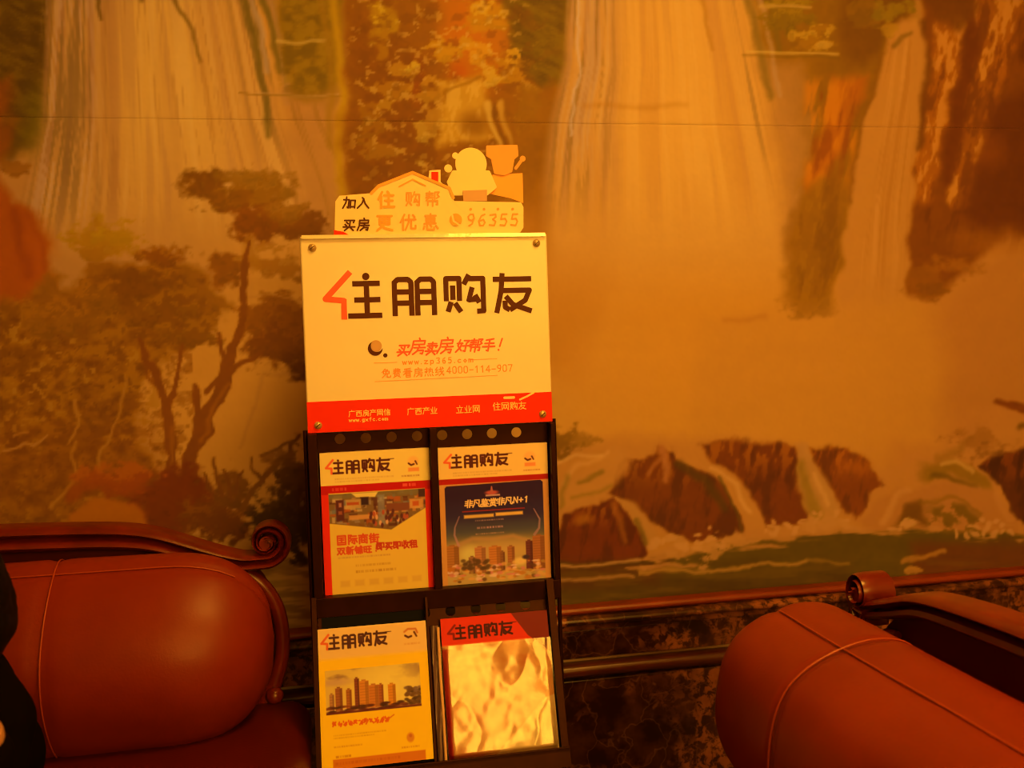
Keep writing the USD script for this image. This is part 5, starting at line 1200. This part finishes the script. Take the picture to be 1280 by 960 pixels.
A = lambda *v: np.array(v, float)
PB = A(-.66, -.50, 0)                                    # where the person sits
person = thing('person', 'person in a black jacket with black hair, bent forward at the left edge', 'person', tuple(PB))
w = lambda *v: A(*v) - PB
hip_l, hip_r = w(-.575, -.57, .595), w(-.755, -.57, .595)
knee_l, knee_r = w(-.590, -.97, .54), w(-.795, -.97, .54)
ank_l, ank_r = w(-.590, -.92, .10), w(-.800, -.92, .10)
belly, chest, neck0 = w(-.660, -.59, .66), w(-.650, -.66, .715), w(-.610, -.755, .790)
sh_l, sh_r = w(-.503, -.735, .708), w(-.780, -.705, .735)
elb_l, elb_r = w(-.490, -.835, .545), w(-.810, -.835, .560)
head = w(-.522, -.835, .880)
han_l, han_r = (at(-25, 922, -.90) - PB), w(-.690, -.945, .665)
fw = A(-.30, -.72, -.62); fw /= np.linalg.norm(fw)       # where the face looks: down and to its right
upv = A(-.15, -.62, .77); upv -= fw * (upv @ fw); upv /= np.linalg.norm(upv)
sd = np.cross(upv, fw)                                   # the head's left
H = lambda f, s, u: head + fw * f + sd * s + upv * u
ball = lambda c, r, k=24: m3.Manifold.sphere(r, k).translate(tuple(c))
hullof = lambda L_: m3.Manifold.batch_hull([ball(c, r) for c, r in L_])
skull = hullof([(H(-.030, 0, .020), .076), (H(.025, 0, .020), .068), (H(.020, 0, -.045), .055), (H(.045, 0, -.085), .026)])
facep = [skull, hullof([(H(.090, 0, .005), .008), (H(.108, 0, -.030), .012)]), *[ball(H(0, s * .074, -.015), .016) for s in (-1, 1)], *[ball(H(.084, s * .012, -.056), .007) for s in (-1, 0, 1)], *[hullof([(H(.080, s * .018, .026), .012), (H(.074, s * .044, .024), .010)]) for s in (-1, 1)]]
def hand(wr, tip_dir, palm_n, s):
    """A hand with a palm, four bent fingers and a thumb, curled round the phone."""
    d = tip_dir / np.linalg.norm(tip_dir); nn = palm_n - d * (palm_n @ d); nn /= np.linalg.norm(nn); sdv = np.cross(d, nn) * s
    P = lambda f, a, c: wr + d * f + sdv * a + nn * c
    out = [hullof([(P(.0, 0, 0), .022), (P(.030, -.022, 0), .015), (P(.030, .022, 0), .015), (P(.075, -.028, .002), .012), (P(.075, .028, .002), .011)])]
    for k, (a, L1) in enumerate(((-.030, .040), (-.010, .046), (.010, .043), (.029, .034))):
        j0, j1 = P(.075, a, .002), P(.075 + L1 * .86, a * 1.1, .016)
        j2 = j1 + d * L1 * .40 + nn * L1 * .62; j3 = j2 + nn * L1 * .5 - d * L1 * .1
        out += limb([(j0, .0098, j1, .0090), (j1, .0090, j2, .0082), (j2, .0082, j3, .0072)], 14)
    t0, t1, t2 = P(.022, -.026, .004), P(.045, -.050, .018), P(.068, -.044, .036)
    return out + limb([(t0, .013, t1, .0105), (t1, .0105, t2, .0088)], 14)
dl, dr = A(-.16, -.38, .22), A(.16, -.38, .22)
hands = hand(han_l, dl, A(-.9, .1, .35), 1) + hand(han_r, dr, A(.9, .1, .35), -1)
torso = [hullof([(hip_l, .088), (hip_r, .088), (belly, .115)]), hullof([(belly + A(.05, 0, 0), .100), (belly - A(.05, 0, 0), .100), (chest + A(.06, 0, 0), .098), (chest - A(.06, 0, 0), .098)]), hullof([(chest + A(.06, 0, 0), .095), (chest - A(.06, 0, 0), .095), (sh_l, .058), (sh_r, .058), (neck0, .058)])]
arms = limb([(sh_l, .056, elb_l, .043), (elb_l, .042, han_l, .026), (sh_r, .056, elb_r, .043), (elb_r, .042, han_r, .026)])
legs = limb([(hip_l, .085, knee_l, .058), (knee_l, .056, ank_l, .038), (hip_r, .085, knee_r, .058), (knee_r, .056, ank_r, .038)])
neck = limb([(neck0, .056, H(-.025, 0, -.05), .054)])
body = blend(torso + arms + legs + neck + facep + hands, .009, 6)
obj('body', body, 'skin', person, smooth=True)
grow = lambda g: [hullof([(hip_l, .088 + g), (hip_r, .088 + g), (belly, .115 + g)]), hullof([(belly + A(.05, 0, 0), .100 + g), (belly - A(.05, 0, 0), .100 + g), (chest + A(.06, 0, 0), .098 + g), (chest - A(.06, 0, 0), .098 + g)]), hullof([(chest + A(.06, 0, 0), .095 + g), (chest - A(.06, 0, 0), .095 + g), (sh_l, .060 + g), (sh_r, .060 + g), (neck0, .055 + g)])]
lerp = lambda a, b, k: a + (b - a) * k
jk = grow(.012) + limb([(sh_l, .068, elb_l, .056), (elb_l, .056, lerp(elb_l, han_l, .86), .040), (sh_r, .068, elb_r, .056), (elb_r, .056, lerp(elb_r, han_r, .86), .040)]) + [hullof([(neck0, .068), (lerp(neck0, H(-.025, 0, -.05), .45), .066)])]
jk = [j - m3.Manifold.cube((4, 4, 1), True).translate((0, 0, .545 - .5)) for j in jk]
obj('jacket', blend(jk, .012, 8), 'jacket', person, smooth=True, label='black jacket')
tr = limb([(hip_l, .096, knee_l, .070), (knee_l, .069, ank_l + A(0, 0, .0), .054), (hip_r, .096, knee_r, .070), (knee_r, .069, ank_r, .054)]) + [hullof([(hip_l, .094), (hip_r, .094)])]
obj('trousers', blend(tr, .014, 6), 'trousers', person, smooth=True, label='black trousers')
cap = hullof([(H(-.034, 0, .026), .087), (H(.018, 0, .034), .078), (H(-.030, 0, -.03), .080)]) - hullof([(H(.13, 0, .000), .085), (H(.16, 0, -.14), .09), (H(.05, 0, -.13), .055)])
hr = blend([cap], .008, 5)
hn = hr.vertex_normals
hr.vertices = hr.vertices + hn * (.008 * (fbm(hr.vertices * np.array([60, 60, 60]), 3, 61) - .4))[:, None]
obj('hair', hr, 'hair', person, smooth=True, label='short black hair')
for s in (-1, 1):
    obj('eye', trimesh.Trimesh(*(lambda m: (m.vertices + H(.086, s * .030, .008), m.faces))(trimesh.creation.icosphere(2, .009))), 'eye_dark', person, smooth=True)
for an in (ank_l, ank_r):
    obj('shoe', blend([hullof([(an + A(0, .02, -.055), .044), (an + A(0, -.10, -.060), .040), (an + A(0, -.15, -.066), .032), (an + A(0, 0, .0), .05)])], .012, 3), 'shoe', person, smooth=True)
ph_c = (han_l + han_r) / 2 + A(0, -.055, .045) + PB
ph = thing('phone', 'black phone held in the hands of the bent person', 'phone', tuple(ph_c))
pm = rbox(-.036, .036, -.075, .075, -.004, .004, .003); pm.apply_transform(trimesh.transformations.rotation_matrix(math.radians(-28), [1, 0, 0]))
obj('case', pm, 'phone', ph)
